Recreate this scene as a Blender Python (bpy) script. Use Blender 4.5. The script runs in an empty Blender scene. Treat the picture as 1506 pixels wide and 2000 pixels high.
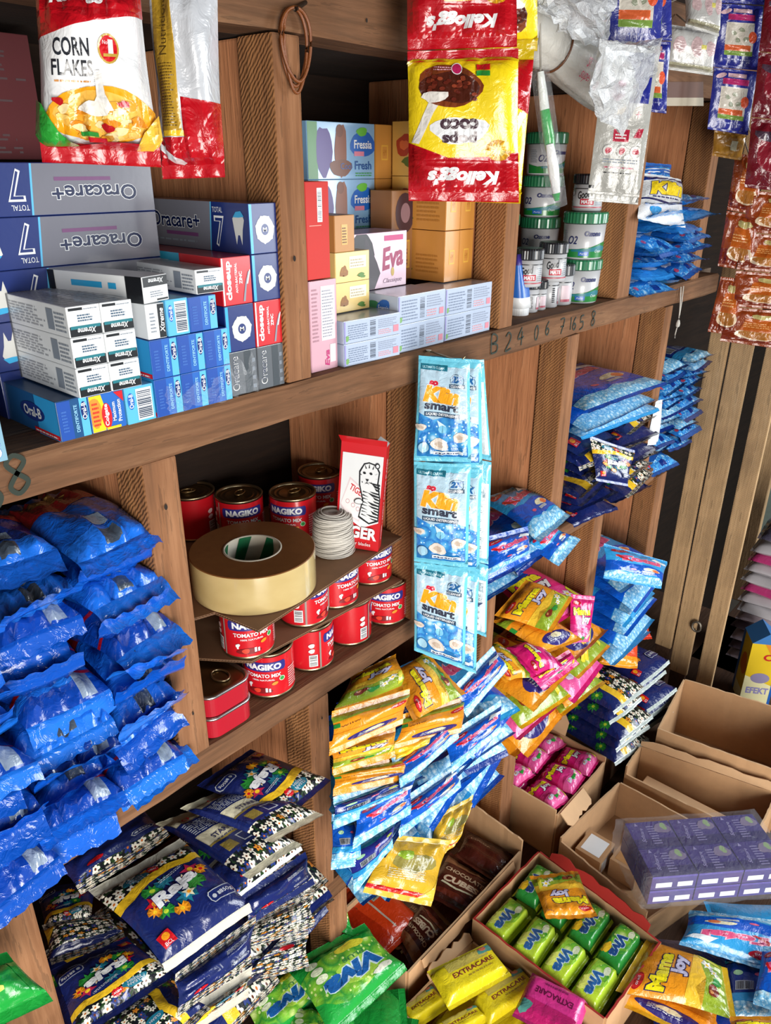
import bpy, bmesh, math, random
import numpy as np
from mathutils import Vector, Matrix
sc = bpy.context.scene
COL = sc.collection
random.seed(7)
# ------------------------------------------------------------------ camera
F_PX = 1493.9
CR = Matrix(((0.66531767, -0.74654686, 0.00449336), (-0.30740099, -0.27942868, -0.90962863), (0.68033597, 0.60381073, -0.41539808)))
CAM = Vector((0, 0, 1.55))
CRT = CR.transposed()
def at(px, py, x=None, y=None, z=None):
    "world point where the line of sight of a photograph pixel meets a world plane"
    d = CRT @ Vector(((px - 753) / F_PX, (py - 1000) / F_PX, 1))
    t = (x - CAM.x) / d.x if x is not None else ((y - CAM.y) / d.y if y is not None else (z - CAM.z) / d.z)
    return CAM + d * t
def on(px, py, p0, n):
    d = CRT @ Vector(((px - 753) / F_PX, (py - 1000) / F_PX, 1))
    n = Vector(n)
    return CAM + d * ((Vector(p0) - CAM).dot(n) / d.dot(n))
cd = bpy.data.cameras.new('camera')
cam = bpy.data.objects.new('camera', cd); COL.objects.link(cam)
r, dn, fw = Vector(CR[0]), Vector(CR[1]), Vector(CR[2])
cam.matrix_world = Matrix(((r.x, -dn.x, -fw.x, CAM.x), (r.y, -dn.y, -fw.y, CAM.y), (r.z, -dn.z, -fw.z, CAM.z), (0, 0, 0, 1)))
cd.sensor_fit = 'VERTICAL'; cd.sensor_height = 24
cd.lens = F_PX / 2000 * 24
cd.clip_start = .01
sc.camera = cam
# ------------------------------------------------------------------ materials
def lin(h):
    h = h.lstrip('#')
    return tuple(((int(h[i:i + 2], 16) / 255 + .055) / 1.055) ** 2.4 if int(h[i:i + 2], 16) > 10 else int(h[i:i + 2], 16) / 255 / 12.92 for i in (0, 2, 4)) + (1,)
class G:
    "small node graph builder"
    def __init__(s, name):
        s.m = bpy.data.materials.new(name); s.m.use_nodes = True
        s.t = s.m.node_tree; s.n = s.t.nodes; s.b = s.n['Principled BSDF']
    def node(s, ty, **kw):
        n = s.n.new('ShaderNode' + ty)
        for k, v in kw.items():
            if k.startswith('i_'):
                key = k[2:].replace('_', ' ')
                s.put(n.inputs[int(key)] if key.isdigit() else n.inputs[key], v)
            else: setattr(n, k, v)
        return n
    def put(s, sock, v):
        if isinstance(v, bpy.types.NodeSocket): s.t.links.new(v, sock)
        elif hasattr(v, 'outputs'): s.t.links.new(v.outputs[0], sock)
        else: sock.default_value = v
    def math(s, op, a, b=0., c=0.):
        n = s.n.new('ShaderNodeMath'); n.operation = op
        s.put(n.inputs[0], a); s.put(n.inputs[1], b); s.put(n.inputs[2], c)
        return n.outputs[0]
    def mix(s, f, a, b, blend='MIX'):
        n = s.n.new('ShaderNodeMix'); n.data_type = 'RGBA'; n.blend_type = blend
        s.put(n.inputs[0], f); s.put(n.inputs[6], a); s.put(n.inputs[7], b)
        return n.outputs[2]
    def ramp(s, f, stops):
        n = s.n.new('ShaderNodeValToRGB'); s.put(n.inputs[0], f)
        e = n.color_ramp.elements
        while len(e) < len(stops): e.new(.5)
        for k, (p, c) in zip(e, stops): k.position = p; k.color = lin(c) if isinstance(c, str) else c
        return n.outputs[0]
    def co(s, which='Object', scale=(1, 1, 1), rot=(0, 0, 0)):
        c = s.node('TexCoord')
        return s.node('Mapping', i_Vector=c.outputs[which], i_Scale=scale, i_Rotation=rot).outputs[0]
    def noise(s, vec, scale, detail=2., rough=.5, dist=0.):
        return s.node('TexNoise', i_Vector=vec, i_Scale=scale, i_Detail=detail, i_Roughness=rough, i_Distortion=dist).outputs[0]
    def bump(s, h, strength=.3, dist=.002):
        s.put(s.b.inputs['Normal'], s.node('Bump', i_Height=h, i_Strength=strength, i_Distance=dist))
    def fin(s, col=None, rough=None, metal=0., coat=0., spec=None, alpha=None, trans=0.):
        b = s.b
        if col is not None: s.put(b.inputs['Base Color'], col)
        if rough is not None: s.put(b.inputs['Roughness'], rough)
        b.inputs['Metallic'].default_value = metal
        b.inputs['Coat Weight'].default_value = coat; b.inputs['Coat Roughness'].default_value = .12
        if spec is not None: b.inputs['Specular IOR Level'].default_value = spec
        if alpha is not None: s.put(b.inputs['Alpha'], alpha)
        b.inputs['Transmission Weight'].default_value = trans
        return s.m
_MC = {}
def film(h, rough=.24, bump=.32, metal=0., coat=.5, var=.10):
    "printed plastic film of one colour with fine crumple"
    k = ('film', h, rough, bump, metal, coat)
    if k in _MC: return _MC[k]
    g = G('film_' + h.strip('#')); v = g.co()
    n = g.noise(v, 26, 3., .55, .4)
    c = g.mix(g.math('MULTIPLY', n, var * 2), lin(h), tuple(x * .45 for x in lin(h)[:3]) + (1,))
    if bump: g.bump(g.math('ADD', g.noise(v, 60, 3., .6, 1.2), g.math('MULTIPLY', g.noise(v, 22, 2., .5, .8), 1.6)), bump, .006)
    _MC[k] = g.fin(c, rough, metal, coat); return _MC[k]
def card(h, rough=.45, var=.12, coat=0., bump=.05):
    "printed cardboard / paper of one colour"
    k = ('card', h, rough, var, coat)
    if k in _MC: return _MC[k]
    g = G('card_' + h.strip('#')); v = g.co()
    n = g.noise(v, 40, 4., .6)
    c = g.mix(g.math('MULTIPLY', n, var), lin(h), (.03, .025, .02, 1))
    g.bump(g.noise(v, 180, 2.), bump, .001)
    _MC[k] = g.fin(c, rough, 0., coat); return _MC[k]
def metal(h, rough=.3):
    k = ('metal', h, rough)
    if k in _MC: return _MC[k]
    g = G('metal_' + h.strip('#')); v = g.co()
    n = g.noise(v, 60, 3.)
    c = g.mix(g.math('MULTIPLY', n, .25), lin(h), (.05, .04, .03, 1))
    _MC[k] = g.fin(c, g.math('MULTIPLY_ADD', n, .15, rough), 1.); return _MC[k]
def wood(name, axis, stops, rough=.75, saw=0., dirt=.5):
    g = G(name)
    sc_ = {'x': (1.2, 16, 16), 'z': (16, 16, 1.2), 'y': (16, 1.2, 16)}[axis]
    v = g.co('Object', sc_); o = g.co()
    n1 = g.noise(v, 2.2, 5., .65, .8); n2 = g.noise(v, 9., 4., .6, .3)
    f = g.math('ADD', g.math('MULTIPLY', n1, .65), g.math('MULTIPLY', n2, .35))
    c = g.ramp(f, stops)
    big = g.noise(o, 5., 4., .6)
    c = g.mix(g.math('MULTIPLY', g.math('GREATER_THAN', n2, .62), .35), c, lin('#2c1d13'))
    c = g.mix(g.math('MULTIPLY', g.math('SUBTRACT', big, .42), 2.0 * dirt), c, lin('#2b2019'))
    h = n2
    if saw:
        w = g.node('TexWave', wave_type='BANDS', bands_direction='DIAGONAL', i_Vector=o, i_Scale=105., i_Distortion=3., i_Detail=1.).outputs[1]
        h = g.math('ADD', n2, g.math('MULTIPLY', w, saw))
        c = g.mix(g.math('MULTIPLY', w, 0.1 * saw), c, lin('#1e130c'))
    g.bump(h, .55, .003)
    return g.fin(c, rough, spec=.25)
# ------------------------------------------------------------------ object helpers
def tag(o, label, cat, group=None, kind=None):
    o['label'] = label; o['category'] = cat
    if group: o['group'] = group
    if kind: o['kind'] = kind
    return o
def mesh_obj(name, verts, faces, mats, mi=None, parent=None, loc=(0, 0, 0), smooth=False, uvs=None):
    me = bpy.data.meshes.new(name)
    me.from_pydata([tuple(v) for v in verts], [], faces)
    for m in mats: me.materials.append(m)
    if mi is not None: me.polygons.foreach_set('material_index', np.asarray(mi, dtype=np.int32))
    if smooth: me.polygons.foreach_set('use_smooth', np.ones(len(me.polygons), dtype=bool))
    if uvs is not None:
        l = me.uv_layers.new(name='UVMap')
        li = np.zeros(len(me.loops), dtype=np.int32); me.loops.foreach_get('vertex_index', li)
        l.data.foreach_set('uv', np.asarray(uvs, dtype=np.float32)[li].ravel())
    me.update()
    o = bpy.data.objects.new(name, me); COL.objects.link(o)
    o.location = loc
    if parent is not None: o.parent = parent
    return o
def empty(name, loc, label, cat, group=None, rz=0):
    o = bpy.data.objects.new(name, None); COL.objects.link(o); o.location = loc; o.rotation_euler = (0, 0, rz); o.empty_display_size = .02
    return tag(o, label, cat, group)
def bm_obj(name, bm, mats, parent=None, loc=(0, 0, 0), smooth=False):
    me = bpy.data.meshes.new(name); bm.to_mesh(me); bm.free()
    for m in (mats if isinstance(mats, (list, tuple)) else [mats]): me.materials.append(m)
    if smooth: me.polygons.foreach_set('use_smooth', np.ones(len(me.polygons), dtype=bool))
    o = bpy.data.objects.new(name, me); COL.objects.link(o); o.location = loc
    if parent is not None: o.parent = parent
    return o
def bm_box(bm, a, b, bev=0., mi=0):
    vs = [bm.verts.new((x, y, z)) for x in (a[0], b[0]) for y in (a[1], b[1]) for z in (a[2], b[2])]
    fs = [bm.faces.new([vs[i] for i in q]) for q in ((0, 1, 3, 2), (4, 6, 7, 5), (0, 4, 5, 1), (2, 3, 7, 6), (0, 2, 6, 4), (1, 5, 7, 3))]
    for f in fs: f.material_index = mi
    if bev:
        es = list({e for f in fs for e in f.edges})
        bmesh.ops.bevel(bm, geom=es, offset=bev, segments=2, profile=.6, affect='EDGES')
    return vs
def box(name, a, b, mat, parent=None, bev=.002, jit=0.):
    "box given by two world corners, origin at its base centre"
    c = Vector(((a[0] + b[0]) / 2, (a[1] + b[1]) / 2, min(a[2], b[2])))
    if parent is not None: c0 = c - parent.matrix_world.translation if False else c - Vector(parent.location)
    else: c0 = c
    bm = bmesh.new(); bm_box(bm, Vector(a) - c, Vector(b) - c, bev)
    return bm_obj(name, bm, mat, parent, c0)
def bm_tube(bm, pts, rad, seg=8, cap=True, mi=0):
    pts = [Vector(p) for p in pts]; rings = []
    up = Vector((0, 0, 1))
    for i, p in enumerate(pts):
        d = (pts[min(i + 1, len(pts) - 1)] - pts[max(i - 1, 0)]).normalized()
        a = d.cross(up)
        if a.length < .05: a = d.cross(Vector((1, 0, 0)))
        a.normalize(); b = d.cross(a)
        rr = rad[i] if isinstance(rad, (list, tuple)) else rad
        rings.append([bm.verts.new(p + (a * math.cos(t) + b * math.sin(t)) * rr) for t in (2 * math.pi * k / seg for k in range(seg))])
    for p, q in zip(rings, rings[1:]):
        for k in range(seg): bm.faces.new((p[k], p[(k + 1) % seg], q[(k + 1) % seg], q[k])).material_index = mi
    if cap:
        for rg in (rings[0], rings[-1]): bm.faces.new(rg).material_index = mi
def bm_lathe(bm, prof, seg=32, mi=0, c=(0, 0, 0)):
    "profile of (radius, z) pairs spun about z; radius 0 closes the end"
    rings = []
    for rr, z in prof:
        if rr <= 1e-6: rings.append([bm.verts.new((c[0], c[1], c[2] + z))])
        else: rings.append([bm.verts.new((c[0] + rr * math.cos(2 * math.pi * k / seg), c[1] + rr * math.sin(2 * math.pi * k / seg), c[2] + z)) for k in range(seg)])
    for p, q in zip(rings, rings[1:]):
        for k in range(seg):
            a, b = p[k % len(p)], p[(k + 1) % len(p)]; d, e = q[k % len(q)], q[(k + 1) % len(q)]
            f = [a]
            for w in (b, e, d):
                if w not in f: f.append(w)
            if len(f) > 2:
                try: bm.faces.new(f).material_index = mi
                except ValueError: pass
# ------------------------------------------------------------------ printed designs
_TC = {}
def text2d(s, shear=0., bold=0., res=3):
    "2-D triangles of a text, box-normalised to 0..1 in x and y, plus its natural aspect"
    k = (s, shear, bold, res)
    if k in _TC: return _TC[k]
    cu = bpy.data.curves.new('t', 'FONT'); cu.body = s; cu.resolution_u = res; cu.shear = shear; cu.offset = bold
    cu.align_x = 'CENTER'; cu.space_line = .85
    o = bpy.data.objects.new('t', cu); me = o.to_mesh()
    v = np.array([(p.co.x, p.co.y) for p in me.vertices]); f = [tuple(p.vertices) for p in me.polygons]
    o.to_mesh_clear(); bpy.data.objects.remove(o); bpy.data.curves.remove(cu)
    lo, hi = v.min(0), v.max(0)
    _TC[k] = ((v - lo) / (hi - lo), f, (hi - lo)[0] / (hi - lo)[1])
    return _TC[k]
class D:
    "a flat print of W x H millimetres, made of coloured shapes; layer grows with each shape"
    def __init__(s, W, H, base, ends=None):
        s.W, s.H, s.base, s.items, s.L, s._c = W, H, base, [], 0, {}
    def add(s, v, f, m):
        s.L += 1; s.items.append((np.asarray(v, float), f, m, s.L)); return s
    def poly(s, pts, m): return s.add(pts, [tuple(range(len(pts)))], m)
    def rect(s, x0, y0, x1, y1, m, rot=0):
        p = np.array([(x0, y0), (x1, y0), (x1, y1), (x0, y1)], float)
        return s.poly(s._rot(p, rot), m)
    def _rot(s, p, rot, c=None):
        if not rot: return p
        c = p.mean(0) if c is None else np.array(c); a = math.radians(rot)
        return (p - c) @ np.array([[math.cos(a), math.sin(a)], [-math.sin(a), math.cos(a)]]) + c
    def ell(s, cx, cy, rx, ry, m, n=20, rot=0):
        p = np.array([(cx + rx * math.cos(2 * math.pi * k / n), cy + ry * math.sin(2 * math.pi * k / n)) for k in range(n)])
        return s.poly(s._rot(p, rot, (cx, cy)), m)
    def star(s, cx, cy, r0, r1, n, m, rot=0):
        p = np.array([(cx + (r0 if k % 2 else r1) * math.cos(math.pi * k / n), cy + (r0 if k % 2 else r1) * math.sin(math.pi * k / n)) for k in range(2 * n)])
        return s.poly(s._rot(p, rot, (cx, cy)), m)
    def blob(s, cx, cy, rx, ry, m, n=18, seed=1, amp=.18, rot=0):
        rg = random.Random(seed); ph = [rg.uniform(0, 6.3) for _ in range(3)]
        p = []
        for k in range(n):
            t = 2 * math.pi * k / n; q = 1 + amp * (math.sin(2 * t + ph[0]) + .7 * math.sin(3 * t + ph[1]) + .5 * math.sin(5 * t + ph[2])) / 2
            p.append((cx + rx * q * math.cos(t), cy + ry * q * math.sin(t)))
        return s.poly(s._rot(np.array(p), rot, (cx, cy)), m)
    def text(s, t, cx, cy, h, m, w=None, rot=0, shear=0., bold=0., edge=None, ew=.035, res=3):
        "text centred on (cx, cy), h high (box), optional contour in another colour"
        for mm, bo in (((edge, bold + ew),) if edge is not None else ()) + ((m, bold),):
            v, f, asp = text2d(t, shear, bo, res)
            ww = w if w else h * asp
            p = (v - .5) * (ww, h)
            if mm is edge and edge is not None: p = p * (1 + 2.0 * ew * min(h, ww) / ww, 1 + 2.2 * ew)
            p = p + (cx, cy)
            s.add(s._rot(p, rot, (cx, cy)), f, mm)
        return s
    def lines(s, x0, y0, x1, y1, n, m, fill=.45, seed=3, rot=0):
        "rows of small print"
        rg = random.Random(seed); v = []; f = []; st = (y1 - y0) / n
        for i in range(n):
            x = x0; e = x1 - (x1 - x0) * rg.random() * .25
            while x < e:
                w = (x1 - x0) * rg.uniform(.05, .17); b = len(v); yy = y0 + st * i
                v += [(x, yy), (min(x + w, e), yy), (min(x + w, e), yy + st * fill), (x, yy + st * fill)]; f.append((b, b + 1, b + 2, b + 3))
                x += w + (x1 - x0) * .03
        v = np.array(v)
        return s.add(s._rot(v, rot, ((x0 + x1) / 2, (y0 + y1) / 2)), f, m)
    def bars(s, x0, y0, x1, y1, m, n=18, seed=5, vert=True):
        rg = random.Random(seed); v = []; f = []; t = 0.
        tot = x1 - x0 if vert else y1 - y0
        while t < tot:
            w = tot / n * rg.uniform(.2, .8); b = len(v)
            v += [(x0 + t, y0), (x0 + t + w, y0), (x0 + t + w, y1), (x0 + t, y1)] if vert else [(x0, y0 + t), (x1, y0 + t), (x1, y0 + t + w), (x0, y0 + t + w)]
            f.append((b, b + 1, b + 2, b + 3)); t += tot / n
        return s.add(v, f, m)
    def ring(s, cx, cy, r0, r1, m, n=24, ry=1.):
        v = []; f = []
        for k in range(n):
            c, q = math.cos(2 * math.pi * k / n), math.sin(2 * math.pi * k / n)
            v += [(cx + r0 * c, cy + r0 * q * ry), (cx + r1 * c, cy + r1 * q * ry)]
        for k in range(n): a = 2 * k; b = 2 * ((k + 1) % n); f.append((a, a + 1, b + 1, b))
        return s.add(v, f, m)
    def comp(s, nu=1, nv=1):
        "triangulated, clipped to the sheet, cut along an nu x nv grid; uv in 0..1"
        if (nu, nv) in s._c: return s._c[(nu, nv)]
        V = []; Fc = []; MI = []; LY = []; mats = [s.base]
        for v, f, m, ly in s.items:
            bm = bmesh.new()
            vs = [bm.verts.new((x / s.W, y / s.H, 0)) for x, y in v]
            for q in f:
                try: bm.faces.new([vs[i] for i in q])
                except ValueError: pass
            bmesh.ops.triangulate(bm, faces=bm.faces[:])
            lo = [min(x.co[i] for x in bm.verts) for i in (0, 1)]; hi = [max(x.co[i] for x in bm.verts) for i in (0, 1)]
            for i, no in ((0, (1, 0, 0)), (1, (0, 1, 0))):
                for val, sg in ((0., -1), (1., 1)):
                    if (lo[i] < -1e-6 and val == 0.) or (hi[i] > 1 + 1e-6 and val == 1.):
                        co = [0, 0, 0]; co[i] = val
                        bmesh.ops.bisect_plane(bm, geom=bm.verts[:] + bm.edges[:] + bm.faces[:], plane_co=co, plane_no=[sg * q for q in no], clear_outer=True)
            for i, n in ((0, nu), (1, nv)):
                for k in range(1, n):
                    val = k / n
                    if lo[i] < val < hi[i]:
                        co = [0, 0, 0]; co[i] = val; no = [0, 0, 0]; no[i] = 1
                        bmesh.ops.bisect_plane(bm, geom=bm.verts[:] + bm.edges[:] + bm.faces[:], plane_co=co, plane_no=no)
            if min(nu, nv) > 1:
                for k in range(-nv + 1, nu):
                    bmesh.ops.bisect_plane(bm, geom=bm.verts[:] + bm.edges[:] + bm.faces[:], plane_co=(k / nu, 0, 0), plane_no=(nu, -nv, 0))
            bm.verts.index_update()
            b = len(V)
            if m not in mats: mats.append(m)
            k = mats.index(m)
            for x in bm.verts: V.append((x.co.x, x.co.y)); LY.append(ly)
            for q in bm.faces:
                idx = [b + x.index for x in q.verts]
                if q.normal.z < 0: idx.reverse()
                Fc.append(tuple(idx)); MI.append(k)
            bm.free()
        s._c[(nu, nv)] = (np.array(V, float).reshape(-1, 2), Fc, MI, np.array(LY, float), mats)
        return s._c[(nu, nv)]
OFF0, OFFL = .00035, .00005
def grid_eval(P, uv):
    nv, nu = P.shape[0] - 1, P.shape[1] - 1
    u = np.clip(uv[:, 0], 0, 1) * nu; v = np.clip(uv[:, 1], 0, 1) * nv
    i = np.minimum(u.astype(int), nu - 1); j = np.minimum(v.astype(int), nv - 1); a = (u - i)[:, None]; b = (v - j)[:, None]
    if min(nu, nv) > 1:
        p0, p3 = P[j, i], P[j + 1, i + 1]
        return np.where(a >= b, p0 + a * (P[j, i + 1] - p0) + b * (p3 - P[j, i + 1]), p0 + b * (P[j + 1, i] - p0) + a * (p3 - P[j + 1, i]))
    return P[j, i] * (1 - a) * (1 - b) + P[j, i + 1] * a * (1 - b) + P[j + 1, i] * (1 - a) * b + P[j + 1, i + 1] * a * b
def grid_norm(P):
    du = np.gradient(P, axis=1); dv = np.gradient(P, axis=0)
    n = np.cross(du, dv); l = np.linalg.norm(n, axis=2, keepdims=True)
    return n / np.maximum(l, 1e-12)
class MB:
    "collects mesh pieces with materials and uv"
    def __init__(s): s.v = []; s.f = []; s.mi = []; s.uv = []; s.mats = []
    def mat(s, m):
        if m not in s.mats: s.mats.append(m)
        return s.mats.index(m)
    def grid(s, P, m, flip=False, uv0=(0, 0), uv1=(1, 1)):
        b = len(s.v); nv, nu = P.shape[:2]; k = s.mat(m)
        s.v += [tuple(q) for q in P.reshape(-1, 3)]
        s.uv += [(uv0[0] + (uv1[0] - uv0[0]) * i / (nu - 1), uv0[1] + (uv1[1] - uv0[1]) * j / (nv - 1)) for j in range(nv) for i in range(nu)]
        for j in range(nv - 1):
            for i in range(nu - 1):
                q = (b + j * nu + i, b + j * nu + i + 1, b + (j + 1) * nu + i + 1, b + (j + 1) * nu + i)
                for t in ((q[0], q[1], q[2]), (q[0], q[2], q[3])): s.f.append(t[::-1] if flip else t); s.mi.append(k)
    def print(s, d, P, N=None, off=OFF0):
        nv, nu = P.shape[0] - 1, P.shape[1] - 1
        V, Fc, MI, LY, mats = d.comp(nu, nv)
        if not len(V): return
        if N is None: N = grid_norm(P)
        q = grid_eval(P, V) + grid_eval(N, V) * (off + OFFL * LY)[:, None]
        b = len(s.v); s.v += [tuple(x) for x in q]; s.uv += [tuple(x) for x in V]
        ks = [s.mat(m) for m in mats]
        s.f += [tuple(b + i for i in f) for f in Fc]; s.mi += [ks[i] for i in MI]
    def build(s, name, parent=None, loc=None, smooth=True):
        v = np.array(s.v)
        c = np.array(loc) if loc is not None else np.zeros(3)
        o = mesh_obj(name, v - c, s.f, s.mats, s.mi, parent, tuple(c) if parent is None else (0, 0, 0), smooth, s.uv)
        return o
def quad4(a, b, c, d):
    "2x2 grid: a lower-left, b lower-right, c upper-right, d upper-left"
    return np.array([[tuple(a), tuple(b)], [tuple(d), tuple(c)]], float)
ORD = ['first', 'second', 'third', 'fourth', 'fifth', 'sixth', 'seventh', 'eighth', 'ninth', 'tenth', 'eleventh', 'twelfth', 'thirteenth', 'fourteenth', 'fifteenth', 'sixteenth', 'seventeenth', 'eighteenth', 'nineteenth', 'twentieth']
# ------------------------------------------------------------------ woods
W_FRONT = wood('wood_beam', 'x', [(.25, '#43301f'), (.5, '#6e4c34'), (.75, '#906b4d')], .8, .0, .55)
W_POST = wood('wood_post', 'z', [(.25, '#523826'), (.5, '#80573a'), (.75, '#a47755')], .8, .0, .45)
W_SAW = wood('wood_sawn', 'z', [(.25, '#6b462f'), (.5, '#96663f'), (.8, '#b78454')], .85, .4, .3)
W_WALL = wood('wood_divider', 'z', [(.25, '#8f5a3a'), (.5, '#bb7d55'), (.8, '#d3996f')], .8, 0, .35)
W_TOP = wood('wood_shelf_top', 'x', [(.25, '#4b3d33'), (.5, '#6d5a4b'), (.8, '#8c7a68')], .85, 0, .5)
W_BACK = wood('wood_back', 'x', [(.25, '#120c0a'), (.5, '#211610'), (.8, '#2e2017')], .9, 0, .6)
W_PALE = wood('wood_pale', 'z', [(.2, '#94785a'), (.5, '#bd9b72'), (.8, '#d4b48c')], .85, .15, .7)
W_DARK = wood('wood_counter', 'x', [(.25, '#2e1f18'), (.5, '#4a3427'), (.8, '#664a38')], .8, 0, .6)
FY = .65   # front plane of the shelf
BY = .925  # its back
shelf = empty('wall_shelf', (.9, .8, .12), 'large open wooden wall shelf of rough brown planks holding all the goods', 'shelf')
def sp(name, a, b, m, bev=.0025): return box(name, a, b, m, shelf, bev)
def beam(x0, x1, z0, z1, name='front_beam'):
    "rough front beam with slightly wavy lower and upper arrises"
    n = 60; rg = random.Random(int(z0 * 1000)); P = []
    o = Vector(((x0 + x1) / 2, FY, z0)) - Vector(shelf.location)
    bm = bmesh.new(); rows = []
    for i in range(n + 1):
        x = x0 + (x1 - x0) * i / n; e = [.0012 * math.sin(i * .7 + q * 9) + rg.uniform(-.0008, .0008) for q in range(4)]
        rows.append([bm.verts.new((x - (x0 + x1) / 2, y, z - z0)) for y, z in ((.002 + e[0], z0 + e[1]), (0 + e[3] * .3, z0 + .004 + e[1]), (0 + e[3] * .3, z1 - .004 + e[2]), (.004, z1 + e[2] * .6), (.055, z1), (.055, z0 + e[1]))])
    for p, q in zip(rows, rows[1:]):
        for k in range(6): bm.faces.new((p[k], p[(k + 1) % 6], q[(k + 1) % 6], q[k]))
    bm.faces.new(rows[0]); bm.faces.new(rows[-1][::-1])
    bmesh.ops.recalc_face_normals(bm, faces=bm.faces[:])
    return bm_obj(name, bm, W_FRONT, shelf, o)
beam(-.45, 2.0, 1.665, 1.80)
H1 = beam(-.45, 1.90, 1.277, 1.319)
beam(-.45, 1.70, .859, .892)
beam(-.45, 1.80, .442, .478)
sp('shelf_board', (-.45, FY + .056, 1.299), (2.0, BY, 1.319), W_TOP)
sp('shelf_board', (-.45, FY + .056, .872), (1.93, BY, .892), W_TOP)
sp('shelf_board', (-.45, FY + .056, .456), (1.93, BY, .478), W_TOP)
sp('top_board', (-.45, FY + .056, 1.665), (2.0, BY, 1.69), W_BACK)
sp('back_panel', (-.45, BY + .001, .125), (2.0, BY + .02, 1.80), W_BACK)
def upright(x0, x1, z0, z1, wall=True):
    z0 += .001; z1 -= .001
    s = sp('upright', (x0, FY + .001, z0), (x1, FY + .055, z1), W_POST)
    s.data.materials.append(W_SAW)
    for p in s.data.polygons:
        if p.normal.x < -.9: p.material_index = 1
    if wall: sp('divider', (x0 + .004, FY + .057, z0 + .0), (x1 - .008, BY - .001, z1), W_WALL)
for a, b in ((.566, .602), (.992, 1.027), (1.38, 1.431), (1.735, 1.775)): upright(a, b, 1.319, 1.665)
for a, b in ((-.2, -.16), (.369, .409), (.795, .835), (1.21, 1.252), (1.62, 1.658)): upright(a, b, .892, 1.277)
for a, b in ((.12, .175), (.574, .612), (1.0, 1.04), (1.41, 1.452), (1.731, 1.784)): upright(a, b, .478, .859)
for a, b in ((.2, .25), (.598, .64), (1.122, 1.171)): upright(a, b, .122, .442, a > 1)
# knots and nail holes
NAIL = card('#1d130d', .9)
for px, py in ((575, 152), (572, 165), (323, 990), (376, 1393), (574, 505), (18, 1718), (30, 1788), (224, 1602), (628, 1402), (1210, 974), (715, 40), (790, 115)):
    bm = bmesh.new(); p = at(px, py, y=FY) - Vector(shelf.location); s_ = random.uniform(.0016, .003)
    vs = [bm.verts.new((p.x + s_ * math.cos(t) * .8, p.y - .0012, p.z + s_ * 1.3 * math.sin(t))) for t in (k * math.pi / 5 for k in range(10))]
    bm.faces.new(vs); bm_obj('nail_hole', bm, NAIL, shelf)
# handwritten numbers on the middle beam
STK = {'B': [[(0, 0), (0, 1), (.6, .9), (.6, .6), (.05, .52), (.7, .4), (.65, .05), (0, 0)]], '2': [[(0, .8), (.3, 1), (.6, .8), (.5, .5), (0, 0), (.7, .08)]],
       '4': [[(.5, 1), (0, .35), (.8, .4)], [(.55, .75), (.5, -.1)]], '0': [[(.3, 1), (.05, .6), (.15, .1), (.45, 0), (.65, .5), (.5, .95), (.3, 1)]],
       '6': [[(.5, 1), (.1, .6), (.05, .2), (.35, 0), (.6, .25), (.4, .5), (.1, .35)]], '7': [[(0, 1), (.65, .95), (.2, 0)], [(.1, .5), (.6, .5)]], '1': [[(.3, 1), (.3, 0)]],
       '5': [[(.6, 1), (.1, .95), (.08, .55), (.5, .55), (.55, .15), (0, 0)]], '8': [[(.35, .5), (.05, .8), (.3, 1), (.6, .8), (.3, .5), (.05, .2), (.3, 0), (.62, .25), (.35, .5)]]}
def scrawl(chars, wd, mat, name):
    for ch, px, py, hh in chars:   # px, py: lower-left of the figure in the photograph; hh: height m
        p0 = at(px, py, y=FY)
        bm = bmesh.new()
        for st in STK[ch]:
            pts = [Vector((p0.x + q[0] * hh * .8 - shelf.location.x, FY - .0012 - shelf.location.y, p0.z + q[1] * hh - shelf.location.z)) for q in st]
            fine = []
            for i in range(len(pts) - 1):
                a, b, c, d = pts[max(i - 1, 0)], pts[i], pts[i + 1], pts[min(i + 2, len(pts) - 1)]
                for k in range(5):
                    t = k / 5
                    fine.append(.5 * ((2 * b) + (c - a) * t + (2 * a - 5 * b + 4 * c - d) * t * t + (3 * b - a - 3 * c + d) * t ** 3))
            fine.append(pts[-1]); prev = None
            for i, p in enumerate(fine):
                d = (fine[min(i + 1, len(fine) - 1)] - fine[max(i - 1, 0)]).normalized(); n = Vector((-d.z, 0, d.x)) * wd
                cur = (bm.verts.new(p + n), bm.verts.new(p - n))
                if prev: bm.faces.new((prev[0], prev[1], cur[1], cur[0]))
                prev = cur
        bm_obj(name, bm, mat, shelf)
MARK = card('#17251a', .7)
scrawl([('B', 958, 691, .028), ('2', 986, 686, .028), ('4', 1010, 673, .026), ('0', 1042, 664, .022), ('6', 1064, 655, .022), ('7', 1092, 653, .025), ('1', 1110, 645, .022), ('6', 1117, 645, .022), ('5', 1131, 644, .024), ('8', 1153, 637, .026)], .0013, MARK, 'marker_digit')
scrawl([('6', -32, 1000, .034), ('8', 20, 968, .035)], .0022, MARK, 'marker_digit')
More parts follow.
